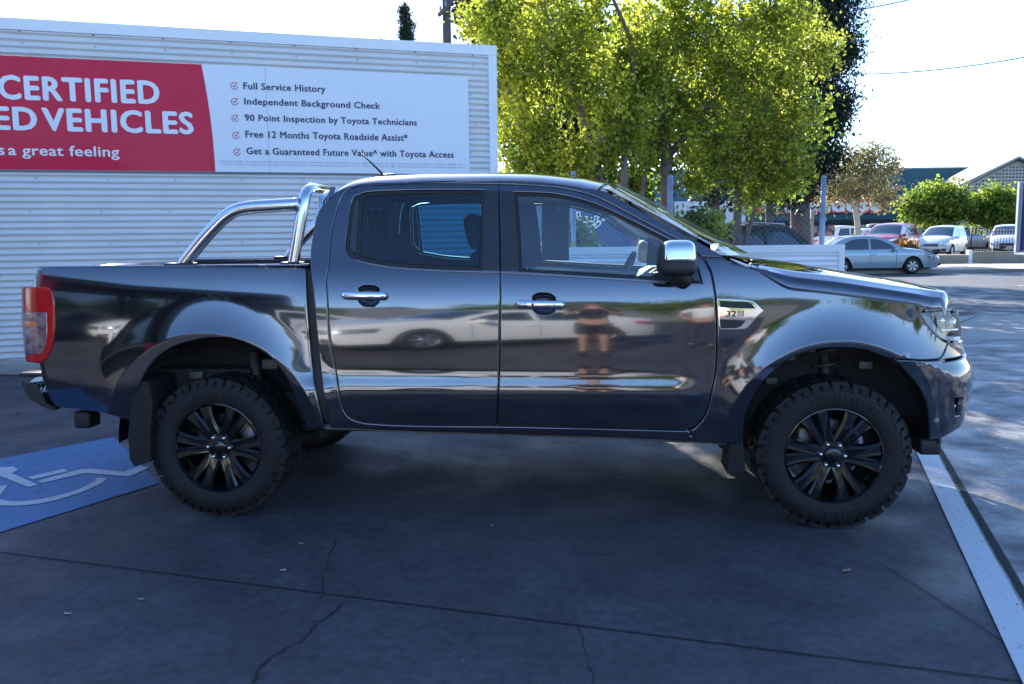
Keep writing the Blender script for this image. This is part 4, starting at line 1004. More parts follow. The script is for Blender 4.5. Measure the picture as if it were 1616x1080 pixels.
def tree(name,base,stems,blobs,ntips,nper,spread,lsize,lm,bm_,label,cat,seed,group=None,shape='leaf',r0=.12,surf=.5,droop=0.,noise=1.):
    """stems: list of polylines (world). blobs: (centre,radii,weight)"""
    r=np.random.default_rng(seed);o=empty(name,base,0,label,cat,group)
    nodes=[];rad=[];mb=MB()
    bv=np.array(base)
    for st,ra in stems:
        pts=catmull([np.array(p)-bv for p in st],False,.35,200);k=len(pts)
        rr=[ra*(1-.72*i/(k-1)) for i in range(k)];mb.tube([Vector(p) for p in pts],rr,9,False)
        nodes+=[p for p in pts[k//3:]];rad+=rr[k//3:]
    wts=np.array([b[2] for b in blobs],float);wts/=wts.sum();tips=[]
    for _ in range(ntips):
        c,rd,_w=blobs[r.choice(len(blobs),p=wts)];v=r.normal(0,1,3);v/=np.linalg.norm(v);q=r.uniform(0,1)**(surf)
        tips.append(np.array(c)-bv+v*q*np.array(rd)*r.uniform(.85,1.1))
    tips=np.array(tips);nod=np.array(nodes);d=np.array([np.min(((nod-t)**2).sum(1)) for t in tips]);order=np.argsort(d)
    nodes=list(nodes);N_=np.zeros((len(nodes)+ntips*3,3));N_[:len(nodes)]=nod;R__=list(rad);cnt=len(nodes)
    for i in order:
        t=tips[i];dd=((N_[:cnt]-t)**2).sum(1);j=int(np.argmin(dd));L=math.sqrt(dd[j]);p=N_[j].copy()
        if L<.05: continue
        mid=(p+t)/2+r.normal(0,.10,3)*L*noise+np.array([0,0,-.06*L]);ra=max(.014,min(R__[j]*.75,.018+.04*L))
        mb.tube([Vector(p),Vector(mid),Vector(t)],[ra,ra*.75,ra*.45],5,False)
        N_[cnt]=mid;R__.append(ra*.8);cnt+=1;N_[cnt]=t;R__.append(ra*.6);cnt+=1
    mb.build('trunk',bm_,o,fix=False)
    leaves('crown',tips,nper,spread,lsize,lm,o,seed+1,shape,droop)
    return o
def D3(px,py,D): return tuple(dp(px,py,D))
def gd(px,D):
    q=dp(px,500,D);return (q[0],q[1],0.)
YG=leafmat('leaf_yellow_green',(.13,.19,.02),(.50,.54,.07),.66)
YG2=leafmat('leaf_gold',(.20,.25,.04),(.55,.55,.08),.62)
DG=leafmat('leaf_dark',(.014,.028,.014),(.035,.055,.03),.25)
GUM=leafmat('leaf_gum',(.15,.16,.07),(.40,.33,.15),.5)
MG=leafmat('leaf_mid',(.08,.15,.02),(.30,.38,.05),.55)
def blob(px,py,D,rpx,rpy,w=1.,rd=None):
    s=D/FPX;return (D3(px,py,D),(rpx*s,(rd or (rpx+rpy)/2)*s,rpy*s),w)
D=15.5
tree('street_tree',gd(955,D),[([gd(958,D),D3(950,300,D),D3(930,225,D),D3(900,120,D),D3(860,30,D)],.10),([gd(962,D),D3(985,290,D),D3(985,210,D+.3),D3(1000,90,D+.3),D3(960,-20,D)],.09),([gd(950,D),D3(935,310,D),D3(880,240,D),D3(830,180,D-.2)],.06)],
 [blob(880,70,D,95,90,1.5),blob(800,110,D,62,70,.9),blob(835,210,D,60,62,.9),blob(960,180,D,75,80,1.),blob(900,-40,D,130,80,1.3),blob(770,25,D,48,45,.6),blob(830,270,D,46,30,.4),blob(900,262,D,60,36,.5),blob(850,350,D,60,38,.3)],
 600,44,.115,.078,YG,BARK,'bright yellow-green street tree behind the end of the corrugated wall','tree',11,'leafy street trees behind the fence')
D=16.6
tree('street_tree',gd(1055,D),[([gd(1052,D),D3(1053,320,D),D3(1049,200,D),D3(1040,100,D),D3(1080,-10,D)],.17),([D3(1053,250,D),D3(1100,190,D),D3(1160,120,D),D3(1210,60,D)],.07),([D3(1050,200,D),D3(1000,120,D-.3),D3(980,40,D)],.07),([gd(1012,D),D3(1015,300,D),D3(1030,230,D),D3(1075,150,D)],.06)],
 [blob(1060,60,D,105,95,1.6),blob(1160,110,D,80,80,1.1),blob(1100,200,D,70,60,.8),blob(1000,120,D-.4,70,80,.8),blob(1120,-40,D,130,70,1.3),blob(1230,30,D,60,60,.6),blob(1010,225,D,50,45,.4),blob(1090,285,D,40,30,.22)],
 620,44,.115,.078,YG,BARK,'bright green street tree with the thickest dark trunk, right of centre behind the fence','tree',23,'leafy street trees behind the fence')
D=18.
tree('street_tree',gd(1160,D),[([gd(1163,D),D3(1165,310,D),D3(1180,230,D),D3(1215,150,D),D3(1250,90,D)],.11),([D3(1172,260,D),D3(1120,200,D),D3(1100,120,D)],.06),([gd(1150,D),D3(1200,300,D),D3(1225,250,D),D3(1260,200,D)],.06)],
 [blob(1240,90,D,70,60,1.),blob(1200,170,D,80,60,1.),blob(1250,190,D,45,45,.5),blob(1170,250,D,70,45,.9),blob(1230,262,D,55,40,.7),blob(1120,235,D,50,45,.7),blob(1185,310,D,30,22,.2),blob(1295,85,D,28,28,.25)],
 430,40,.115,.075,YG2,BARK,'sparse golden-green street tree leaning right in front of the tall dark tree','tree',37,'leafy street trees behind the fence')
D=12.8
for k_,(px,py,rx,ry,lb) in enumerate(((1110,362,34,26,'yellow-green shrub beside the black parked car behind the low fence'),(905,375,30,22,'yellow-green shrub seen through the pickup front window above the low fence'))):
    tree('shrub',gd(px,D),[([gd(px,D),D3(px,py+20,D)],.03),([gd(px-8,D),D3(px-16,py+4,D)],.02)],[blob(px,py,D,rx,ry,1.),blob(px-20,py+8,D,rx*.6,ry*.8,.5),blob(px+5,py+50,D,rx,ry*1.4,.7)],150,26,.075,.07,YG,BARK,lb,'shrub',51+k_)
D=30.
tree('tall_dark_tree',gd(1262,D),[([gd(1262,D),D3(1262,200,D),D3(1262,60,D),D3(1255,-90,D)],.38),([D3(1262,180,D),D3(1300,120,D),D3(1325,80,D)],.12)],
 [blob(1290,40,D,66,48,1.3),blob(1285,110,D,56,40,1.),blob(1265,180,D,55,45,1.2),blob(1300,190,D,48,26,.7),blob(1270,250,D,58,34,1.),blob(1215,215,D,60,60,.7),blob(1315,-30,D,58,42,.9),blob(1325,75,D,28,16,.4),blob(1240,300,D,60,24,.6),blob(1325,160,D,24,16,.3)],
 900,60,.27,.17,DG,BARK,'tall dark green tree standing against the sky right of the leafy street trees','tree',71,shape='gum',droop=.8,surf=.6)
D=39.5
tree('gum_tree',gd(1353,D),[([(*gd(1353,D)[:2],.3),D3(1353,350,D),D3(1350,325,D),D3(1365,290,D),D3(1372,255,D)],.17),([D3(1350,330,D),D3(1332,300,D),D3(1325,270,D)],.09),([D3(1353,342,D),D3(1380,322,D),D3(1395,305,D)],.07)],
 [blob(1345,262,D,28,26,1.),blob(1378,250,D,26,24,1.),blob(1408,262,D,12,14,.3),blob(1372,290,D,34,22,1.),blob(1335,300,D,26,20,.7),blob(1395,312,D,26,12,.5),blob(1310,305,D,24,24,.5),blob(1290,275,D,24,20,.4)],
 200,34,.26,.2,GUM,BARKP,'olive-brown gum tree with pale trunk beyond the road, left of the red car','tree',83,shape='gum',droop=.6)
D=52.
for k_,(px,py,rx,ry,lb) in enumerate(((1480,322,52,30,'round bright green car park tree above the white hatchback'),(1572,328,36,26,'round bright green car park tree next to the blue lorry'))):
    tree('car_park_tree',(*gd(px,D)[:2],.3),[([(*gd(px,D)[:2],.3),D3(px,350,D),D3(px,py,D)],.16),([D3(px,352,D),D3(px+18,py+5,D)],.08),([D3(px,352,D),D3(px-20,py+6,D)],.08)],
     [blob(px,py-6,D,rx*.62,ry*.75,1.),blob(px-rx*.55,py+6,D,rx*.45,ry*.6,.8),blob(px+rx*.5,py+4,D,rx*.5,ry*.6,.8),blob(px+8,py+14,D,rx*.7,ry*.4,.7)],260,40,.34,.22,MG,BARK,lb,'tree',91+k_,'round trees in the car park across the road')
D=46.
tree('distant_conifer',gd(641,D),[([gd(641,D),D3(641,60,D),D3(638,4,D)],.2)],[blob(641,52,D,9,16,1.),blob(639,30,D,6,14,.6),blob(638,15,D,3.,9,.25),blob(649,40,D,5,10,.3),blob(641,90,D,12,30,1.2)],170,34,.16,.16,DG,BARK,'thin dark conifer tip poking above the corrugated wall','tree',101,shape='gum')
tree('distant_tree',gd(603,D),[([gd(603,D),D3(603,56,D)],.1)],[blob(604,74,D,6,10,1.)],18,24,.12,.16,DG,BARK,'tiny twig tip above the corrugated wall left of the conifer','tree',103,shape='gum')
D=26.
tree('background_tree',gd(770,D),[([gd(770,D),D3(770,200,D),D3(765,20,D)],.2)],[blob(752,12,D,22,20,.7),blob(790,40,D,60,60,1.5),blob(820,160,D,90,80,2.),blob(905,300,D,90,40,1.)],260,46,.26,.18,DG,BARK,'dark green tree top behind the utility pole','tree',107)
# hedge mass behind the street trees, right of the wall
for k_,(px,D) in enumerate(((880,21.),(1000,22.5),(1130,23.5),(1215,25.))):
    tree('background_tree',gd(px,D),[([gd(px,D),D3(px,250,D),D3(px+10,120,D)],.15)],[blob(px,190,D,85,90,1.6),blob(px+20,80,D,85,70,1.2),blob(px,300,D,60,26,.4)],150,34,.24,.17,MG if k_%2 else DG,BARK,
      ('dark tree behind the street tree nearest the wall','mid green tree behind the middle street tree','dark tree behind the thick street tree trunk','mid green tree behind the golden street tree')[k_],'tree',120+k_,'background trees beyond the fence')
# ---- utility pole and wires ----
WOOD=mat('weathered_wood',(.085,.075,.075),.9,var=.3,vs=20)
D=24.
po=empty('utility_pole',gd(714,D),0,'grey timber utility pole with crossarm standing above the corrugated wall','utility pole');pb=Vector(gd(714,D))
zt=D3(714,-40,D)[2]
MB().cyl((0,0,0),(0,0,zt),.14,14,.11).build('pole',WOOD,po)
a=Vector(D3(693,24,D-.4))-pb;b=Vector(D3(735,-22,D+.6))-pb
MB().tube([a,b],.06,6).build('crossarm',WOOD,po)
mb=MB();mb.tube([Vector(D3(697,20,D-.3))-pb,Vector(D3(712,26,D))-pb],.02,6)
mb.build('pole_brace',WOOD,po)
for t in (.05,.25,.75): q=a.lerp(b,t);mb=MB();mb.cyl(q,q+Vector((0,0,.18)),.035,8);mb.build('insulator',mat('insulator_grey',(.2,.2,.22),.4),po)
def wire(a,b,sag,label):
    pts=[]
    for i in range(25):
        t=i/24;p=Vector(a).lerp(Vector(b),t);p.z-=sag*4*t*(1-t);pts.append(p)
    o=MB().tube(pts,.016,5).build('overhead_wire',mat('wire_black',(.03,.03,.035),.6));tag(o,label,'wire','overhead wires crossing the sky')
wire(D3(1230,112,30),D3(1900,20,22),.6,'lower overhead wire crossing the sky from the tall dark tree')
wire(D3(1250,28,30),D3(1760,-110,22),.4,'upper overhead wire at the top edge beside the tall dark tree')
# ================= BUILDINGS BEYOND =================
NAVY=mat('navy_cladding',(.015,.085,.12),.6,var=.12,vs=.6)
wh=empty('warehouse',bw(0,70),0,'long navy blue warehouse with a red sign and white base across the road','warehouse');wh.location=(0,0,0)
def bwbox(mb,x0,x1,f0,f1,z0,z1):
    c=[bw(x,f,z) for z in(z0,z1) for f in(f0,f1) for x in(x0,x1)];mb.add(c,[(0,2,3,1),(4,5,7,6),(0,1,5,4),(2,6,7,3),(0,4,6,2),(1,3,7,5)])
def px2(px,D): return (px-808)/FPX*D*1.0
def zat(px,py,D): return D3(px,py,D)[2]
D=72.
x0,x1=px2(780,D),px2(1530,D)
mb=MB();bwbox(mb,x0,x1,D,D+14,zat(1430,346,D),zat(1430,266,D));mb.build('wall',NAVY,wh)
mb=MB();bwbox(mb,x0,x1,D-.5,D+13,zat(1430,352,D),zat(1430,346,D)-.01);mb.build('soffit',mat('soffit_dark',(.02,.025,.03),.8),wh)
mb=MB();bwbox(mb,x0,x1,D+.4,D+13,.3,zat(1430,352,D)-.01);mb.build('base_wall',mat('base_white',(.62,.62,.60),.7,var=.1,vs=1),wh)
mb=MB();bwbox(mb,x0-.1,x1,D-.1,D-.001,zat(1430,266,D)-.02,zat(1430,264.5,D));mb.build('parapet_cap',mat('cap_pale',(.5,.52,.55),.6),wh)
mb=MB();bwbox(mb,px2(1180,D),px2(1386,D),D-.3,D-.02,zat(1300,337,D),zat(1300,310,D));sg_=mb.build('fascia_sign',mat('sign_red',(.55,.015,.03),.5),wh)
a=bw(px2(1195,D),D-.3);e=np.array([math.cos(YAW),-math.sin(YAW),0.])
text_on('sign_letters','Warehouse',(a.x,a.y,0),e,0,px2(1382,D)-px2(1195,D),zat(1300,334,D),zat(1300,313,D),mat('sign_white',(.8,.8,.8),.5),sg_,.06,off=.02)
for px in range(830,1520,46):
    mb=MB();bwbox(mb,px2(px,D)-.9,px2(px,D)+.9,D+.35,D+.399,.3,2.3);mb.build('roller_door',mat('door_grey',(.14,.15,.17),.6),wh)
# gabled hall
hall=empty('gabled_hall',(0,0,0),0,'pale gabled hall with perforated block wall behind the blue warehouse end','hall')
D=66.
ax=px2(1593.5,D);az=zat(1593,247,D);ex=px2(1506,D);ez=zat(1506,291,D);rx=2*ax-ex
CREAM=mat('cream_block',(.46,.43,.36),.85,var=.08,vs=2)
mb=MB();c=[bw(ex,D,.3),bw(rx,D,.3),bw(rx,D,ez),bw(ax,D,az-.25),bw(ex,D,ez)];mb.add(c+[p+Vector((math.sin(YAW)*.3,math.cos(YAW)*.3,0)) for p in c],[(0,1,2,3,4),(9,8,7,6,5)]+[(i,(i+1)%5,(i+1)%5+5,i+5) for i in range(5)]);hw=mb.build('gable_wall',CREAM,hall)
# perforations: dark slabs on the wall face, opening shade put into the colour
mb=MB();sx=.25;rowsn=0
z=ez-1.6
while z<az-.5:
    x=ex+.25
    while x<rx-.25:
        lim=ez+(az-ez)*(1-abs(x-ax)/(rx-ax))-.45
        if z+.15<lim: bwbox(mb,x,x+.135,D-.012,D-.002,z,z+.135)
        x+=sx
    z+=.25
o=mb.build('opening_patch',mat('opening_shade',(.10,.095,.085),.9),hall);o['kind']='stuff'
RF=mat('roof_grey',(.33,.33,.32),.6,var=.08,vs=2,stretch=(1,1,1))
for sgn,e0 in ((-1,ex),(1,rx)):
    mb=MB();th=.16;
    A=bw(ax,D-.4,az);B=bw(e0+sgn*.3,D-.4,ez-.14);C_=bw(e0+sgn*.3,D+4.2,ez-.14);E_=bw(ax-.4,D+4.2,az)
    v=[A,B,C_,E_];mb.add(v+[p-Vector((0,0,th)) for p in v],[(0,1,2,3),(7,6,5,4),(0,4,5,1),(1,5,6,2),(2,6,7,3),(3,7,4,0)]);mb.build('roof_slope',RF,hall)
    mb=MB();mb.tube([bw(ax,D-.42,az-.26),bw(e0+sgn*.3,D-.42,ez-.40)],.05,4);mb.build('barge_board',mat('barge_dark',(.07,.06,.06),.7),hall)
# small white building / van side with blue canopy, seen between the trunks
sh=empty('shopfront',(0,0,0),0,'low white and blue shopfront across the road glimpsed between tree trunks','shop')
D=58.
mb=MB();bwbox(mb,px2(960,D),px2(1175,D),D,D+6,.3,zat(1100,318,D));mb.build('wall',mat('shop_white',(.6,.62,.64),.7,var=.1,vs=1),sh)
mb=MB();bwbox(mb,px2(985,D),px2(1050,D),D-.8,D-.01,zat(1020,330,D),zat(1020,312,D));mb.build('blue_fascia',mat('bright_blue',(.02,.17,.55),.5),sh)
mb=MB()
a=bw(px2(1112,D),D-.3,zat(1112,340,D));b=bw(px2(1123,D),D-.3,zat(1123,322,D));c=bw(px2(1137,D),D-.3,zat(1137,338,D));mb.tube([a,b,c,a],.10,6);mb.build('gable_trim',mat('shop_trim',(.75,.76,.78),.6),sh)
# blue painted hoarding with white script, seen through the front window
ho=empty('painted_hoarding',(0,0,0),0,'dark blue hoarding with white brush script seen through the pickup front window','hoarding')
D=14.2;x0,x1=px2(835,D),px2(1002,D)
mb=MB();bwbox(mb,x0,x1,D,D+.06,.0,zat(920,318,D));mb.build('board',mat('hoarding_blue',(.025,.06,.16),.55,var=.25,vs=2),ho)
cu=bpy.data.curves.new('c','CURVE');cu.dimensions='3D';cu.bevel_depth=.011;cu.bevel_resolution=1
def stroke(L):
    sp=cu.splines.new('BEZIER');sp.bezier_points.add(len(L)-1)
    for q,(a,b) in zip(sp.bezier_points,L): q.co=D3(a,b,D-.012);q.handle_left_type=q.handle_right_type='AUTO'
stroke([(903,338),(908,335),(911,342),(906,352),(903,358),(905,345),(914,335),(916,340)])
stroke([(912,348),(918,344),(915,341),(911,346),(914,352),(921,348)])
stroke([(928,343),(923,342),(920,348),(924,351),(928,343),(927,355),(920,364),(914,362),(922,354),(934,349)])
stroke([(934,342),(932,348),(936,350),(941,341),(940,354),(934,366),(928,366),(934,356),(946,348)])
stroke([(948,340),(944,345),(946,350),(952,346),(956,338),(953,348),(960,345)])
stroke([(915,372),(930,366),(945,356),(948,352),(936,356),(922,366),(919,374)])
stroke([(904,366),(910,372),(913,380),(914,388)])
tmp=bpy.data.objects.new('w',cu);S.collection.objects.link(tmp);me=bpy.data.meshes.new_from_object(tmp.evaluated_get(bpy.context.evaluated_depsgraph_get()));bpy.data.objects.remove(tmp);me.materials.clear();link('brush_script',me,mat('script_white',(.75,.78,.8),.6),ho)
# ---- retaining wall, garden, picket fence ----
RW=mat('retaining_cream',(.33,.28,.20),.8,var=.12,vs=1.2)
D=38.6;zt=.62
rw=empty('retaining_wall',(0,0,0),0,'low tan retaining wall with a white post along the far pavement','wall')
x0,x1=px2(1150,D),px2(1700,D);xp=px2(1530,D)
mb=MB();bwbox(mb,x0,xp-.08,D,D+.18,.126,zt-.12);bwbox(mb,xp+.08,x1,D,D+.18,.126,zt+.02);mb.build('wall',RW,rw)
mb=MB();bwbox(mb,xp-.079,xp+.079,D-.02,D+.2,.126,zt+.1);mb.build('post',FPK,rw)
sheet('garden_soil',[bw(x0,D+.18),bw(x1,D+.18),bw(x1,D+3),bw(x0,D+3)],zt-.16,mat('mulch',(.17,.10,.07),.95,var=.4,vs=5,bump=.4,bs=40))
pf=empty('picket_fence',(0,0,0),0,'black steel picket fence between the white hatchback and the blue lorry','fence')
D=40.;xa,xb=px2(1530,D),px2(1680,D);mb=MB();x=xa
while x<xb: p=bw(x,D,.45);mb.cyl(p,p+Vector((0,0,1.18)),.013,5);x+=.135
mb.build('picket',MATTE,pf)['kind']='stuff'
for z in (.55,1.50): mb=MB();mb.tube([bw(xa,D,z),bw(xb,D,z)],.02,4);mb.build('rail',MATTE,pf)
for px in (1530,1600): mb=MB();p=bw(px2(px,D),D,.45);mb.cyl(p,p+Vector((0,0,1.3)),.035,8);mb.build('post',MATTE,pf)
# bollard/posts near the gum tree
D=39.2
tree('grass_clump',(*gd(1432,D)[:2],.46),[([(*gd(1432,D)[:2],.46),D3(1432,396,D)],.02)],[((*D3(1432,394,D),),(.35,.3,.22),1.)],30,30,.1,.35,leafmat('dry_grass',(.25,.15,.05),(.35,.22,.08),.3),BARK,'dry orange grass clump in front of the red car','plant',131,shape='gum')
D=43.
q=gd(1277,D);o=empty('white_post',q,0,'thin white post beyond the road behind the black parked car','post');MB().cyl((0,0,0),(0,0,zat(1277,331,D)),.09,10).build('shaft',BARKP,o)
# ================= VEHICLES =================
def carmat(n,c,**k): return mat('car_'+n,c,k.pop('rough',.28),k.pop('metal',.0),coat=1.,cr=.04,**k)
CGL=mat('car_glass',(.03,.05,.065),.05,coat=1.,spec=.8)
CTY=mat('car_tyre',(.015,.015,.016),.8);CRM=mat('car_rim',(.45,.46,.48),.3,.8);CDK=mat('car_black',(.018,.018,.02),.5);CLP=mat('car_lamp',(.6,.63,.66),.12,.6,coat=1.);CRD=mat('car_red_lamp',(.45,.01,.01),.2,coat=1.);CPL=mat('car_plate',(.75,.76,.76),.5)
def car(name,loc,rz,paint,L,W,prof,win,axles,wr,label,cat,group=None,scale=1.,detail=2,grille=None,lamps=True,sill=.24,belt=.88,rails=False,ute=None):
    """prof: upper outline front(+x) to rear, (x,z,kind) kind of segment to next point: p paint, g glass"""
    o=empty(name,loc,rz,label,cat,group);o.scale=(scale,)*3
    hw=W/2;xf=prof[0][0];xr=prof[-1][0];zm=max(p[1] for p in prof)
    def pl(x):
        t=abs((x-(xf+xr)/2)/((xf-xr)/2));return 1-.14*max(0,(t-.62)/.38)**2.2
    def wz(z): 
        if z<.45: return .97+.03*(z-sill)/(.45-sill) if z>sill else .96
        if z<belt-.15: return 1.
        if z<belt: return 1-.03*((z-belt+.15)/.15)**2
        return .97-.24*((z-belt)/(zm-belt))**1.15
    def Y(x,z): return hw*pl(x)*wz(z)
    def carch(x,z,o_=0.):
        return any(math.hypot(x-a,z-wr)<wr+.05+o_ for a in axles)
    # top surfaces
    top=catmull([(p[0],p[1]) for p in prof],False,.09,28)
    kinds=[]
    for q in top:
        best=min(range(len(prof)-1),key=lambda i:abs((prof[i][0]+prof[i+1][0])/2-q[0])+abs((prof[i][1]+prof[i+1][1])/2-q[1]) if 0 else seg_d(prof[i],prof[i+1],q));kinds.append(prof[best][2])
    ss=[-1,-.985,-.95,-.88,-.7,-.4,0,.4,.7,.88,.95,.985,1]
    def row(q,i):
        x,z=q;y=Y(x,z);r=[]
        a=top[max(i-1,0)];b=top[min(i+1,len(top)-1)];t=np.array([b[0]-a[0],b[1]-a[1]]);t/=np.linalg.norm(t)+1e-9;n=np.array([-t[1],t[0]]);
        if n[1]<0 and abs(n[1])>.05: n=-n
        if n[0]*(x-(xf+xr)/2)<0 and abs(n[1])<=.3: n=-n
        for s in ss:
            c=.055*(1-abs(s)**2.2)+.03*(1-abs(s)**12)-.03;r.append((x+n[0]*(c+ (.10*(1-s*s) if abs(n[0])>.8 else 0)),y*s,z+n[1]*c))
        return r
    rows=[row(q,i) for i,q in enumerate(top)]
    for kd,nm,mm in (('p','body_top',paint),('g','window_screen',CGL)):
        mb=MB();any_=False
        for i in range(len(top)-1):
            if kinds[i+1]==kd and kinds[i]==kd or (kinds[i]==kd and kinds[i+1]!=kd) : mb.grid([rows[i],rows[i+1]]);any_=True
        if any_:
            me=mb.build(nm if kd=='p' else 'windscreen',mm,o,fix=False)
            bm=bmesh.new();bm.from_mesh(me.data);bmesh.ops.remove_doubles(bm,verts=bm.verts,dist=.0004);bmesh.ops.recalc_face_normals(bm,faces=bm.faces);bm.to_mesh(me.data);bm.free();me.data.set_sharp_from_angle(angle=R_(50))
    # sides
    low=[];xs=np.linspace(xr+.02,xf-.02,60)
    for x in xs:
        z=sill
        for a in axles:
            dx=x-a
            if abs(dx)<wr+.05: z=max(z,wr+math.sqrt((wr+.05)**2-dx*dx))
        low.append((x,z))
    outl=[(q[0],q[1]) for q in top]+low
    Pf=lambda u,z:np.array([u,-Y(u,z),z])
    def Nf(u,z,e=.01):
        n=np.cross(Pf(u+e,z)-Pf(u-e,z),Pf(u,z+e)-Pf(u,z-e));return n/np.linalg.norm(n)
    holes=[w_ for w_ in win]
    sd=panel('body_side',outl,paint,o,holes=holes,gap=0,edge=.012,depth=.03,grid=.12,step=.08,fn=Pf,nf=Nf,corner=50)
    for w_ in win: panel('side_window',w_,CGL,o,off=-.012,gap=-.005,rim=False,grid=.12,step=.1,fn=Pf,nf=Nf)
    for sgn in (1,-1):
        mb=MB();zb=belt-.02
        # door lines and handles
        xw=sorted([min(p[0] for p in w_) for w_ in win]+[max(p[0] for p in w_) for w_ in win])
        if detail>1:
            dl=[xw[0]+.0,(xw[1]+xw[2])/2 if len(xw)>3 else xw[-1],xw[-1]-.02] if len(xw)>3 else [xw[0],xw[-1]]
            for xx in dl:
                for k in range(8):
                    z0=sill+.08+(zb-sill-.08)*k/8;z1=sill+.08+(zb-sill-.08)*(k+1)/8
                    if carch(xx,z0,.03): continue
                    mb.add([(xx-.006,-(Y(xx,z0)+.003)*sgn,z0),(xx+.006,-(Y(xx,z0)+.003)*sgn,z0),(xx+.006,-(Y(xx,z1)+.003)*sgn,z1),(xx-.006,-(Y(xx,z1)+.003)*sgn,z1)],[(0,1,2,3)])
            mb.build('door_line',CDK,o)
            for xx in dl[:-1][:2]:
                MB().box((xx+.14 if xx!=dl[0] else xx+.16,-(Y(xx,belt-.1)+.014)*sgn,belt-.12),(.17,.03,.03),bev=.01).build('door_handle',paint,o)
        xm=max(xw)-.12
        MB().box((xm,-(hw*.97+.10)*sgn,belt+.07),(.12,.20,.14),bev=.04).build('door_mirror',paint if not ute else CDK,o)
        for a in axles:
            w_=MB();y0=-(hw-.02)*sgn;y1=-(hw-.22)*sgn
            wo=empty('wheel',(a,0,wr));wo.parent=o
            w_.lathe([(wr*.64,(y0)),(wr*.80,y0-.004*sgn),(wr*.96,y0+.012*sgn),(wr,y0+.05*sgn),(wr,y1),(.1,y1)],(0,0,0),'y',36);w_.build('tyre',CTY,wo)
            rm=MB();rm.lathe([(wr*.64,y0+.004*sgn),(wr*.60,y0+.03*sgn),(.03,y0+.07*sgn),(.0001,y0+.07*sgn)],(0,0,0),'y',28);rd_=rm.build('rim_barrel',CDK,wo)
            sp=MB()
            for k in range(6 if detail>1 else 5):
                t=2*math.pi*k/(6 if detail>1 else 5)
                c=np.array([math.cos(t),math.sin(t)]);tn=np.array([-c[1],c[0]])
                vs=[]
                for r_,wd,yy in ((.03,.035,.012),(wr*.62,.045,.010)):
                    for h in (-1,1): vs.append((c[0]*r_+tn[0]*wd*h,y0+yy*sgn,c[1]*r_+tn[1]*wd*h))
                sp.add(vs,[(0,1,3,2)])
            sp.lathe([(.0001,y0+.004*sgn),(.06,y0+.006*sgn),(.065,y0+.03*sgn)],(0,0,0),'y',16);sp.lathe([(wr*.66,y0+.002*sgn),(wr*.60,y0+.001*sgn),(wr*.59,y0+.02*sgn)],(0,0,0),'y',28);sp.build('rim',CRM,wo)
            mb=MB();mb.lathe([(wr+.05,-(hw-.015)*sgn),(wr+.05,-(hw-.30)*sgn),(.001,-(hw-.31)*sgn)],(a,0,wr),'y',24,0,math.pi);mb.build('wheel_arch',CDK,o)
    mb=MB();mb.box(((xf+xr)/2,0,sill+.02),((xf-xr)*.90,W*.80,.16));mb.build('underside',CDK,o)
    # lamps: wrap-round slabs that follow the nose and the tail
    if lamps:
        for (xe,dirx,mm,nm,z0) in ((xf,1,CLP,'headlight',lamps if isinstance(lamps,float) else .62),(xr,-1,CRD,'tail_light',.80)):
            for sgn in (1,-1):
                zc=z0;L_=[];
                yy=Y(xe-dirx*.1,zc)
                rows2=[]
                for k in range(6):
                    t=k/5;zz=zc+(-.065+.13*t)
                    xz=surf_x(top,zz,dirx)
                    rows2.append([(xz-dirx*.46,-(Y(xz-dirx*.46,zz)+.006)*sgn,zz+.05),(xz-dirx*.22,-(Y(xz-dirx*.22,zz)+.010)*sgn,zz+.03),(xz-dirx*.02,-(Y(xz-dirx*.02,zz)+.004)*sgn,zz+.01),(xz+dirx*.052,-(Y(xz,zz)*.86)*sgn,zz),(xz+dirx*.092,-(Y(xz,zz)*.60)*sgn,zz)])
                ob=MB().grid(rows2).build(nm,mm,o)
                so_=ob.modifiers.new('s','SOLIDIFY');so_.thickness=.02;so_.offset=0
        g=grille or (.36,.58,.50,.66)
        zc=(g[2]+g[3])/2;xz=surf_x(top,zc,1)
        mb=MB();mb.box((xz+.115,0,zc),(.05,W*g[0],g[3]-g[2]),bev=.02);mb.build('grille',CDK,o)
        mb=MB();mb.box((xz+.13,0,zc+.0),(.05,W*g[0]*.96,.022),bev=.008);mb.build('grille_bar',CRM,o)
        xz=surf_x(top,.34,1);mb=MB();mb.box((xz+.10,0,.33),(.05,W*g[1],.12),bev=.02);mb.build('air_intake',CDK,o)
        for sgn in (1,-1): mb=MB();mb.box((xz+.06,W*.36*sgn,.36),(.05,.20,.10),bev=.02);mb.build('fog_lamp_surround',CDK,o)
        mb=MB();mb.box((surf_x(top,.44,1)+.125,0,.45),(.03,.37,.11),bev=.005);mb.build('number_plate',CPL,o)
    if rails:
        for sgn in (1,-1):
            rl=[(x,-(Y(x,zm)-.06)*sgn,interp_top(top,x)+.06) for x in np.linspace(rails[0],rails[1],8)];mb=MB();mb.tube([(rl[0][0],rl[0][1],rl[0][2]-.07)]+rl+[(rl[-1][0],rl[-1][1],rl[-1][2]-.07)],.018,8);mb.build('roof_rail',CRM,o)
    return o
def seg_d(a,b,q):
    a=np.array(a[:2]);b=np.array(b[:2]);q=np.array(q);d=b-a;t=max(0,min(1,((q-a)@d)/(d@d+1e-9)));return np.linalg.norm(q-a-d*t)
def surf_x(top,z,dirx):
    xs=[q[0]*dirx for q in top if abs(q[1]-z)<.12];return (max(xs) if xs else max(q[0]*dirx for q in top))*dirx
def interp_top(top,x): return min(top,key=lambda q:abs(q[0]-x))[1]
HB=-YAW   # heading of the image-right direction
def place(px,D,z=0.): p=dp(px,400,D);return (p[0],p[1],z)
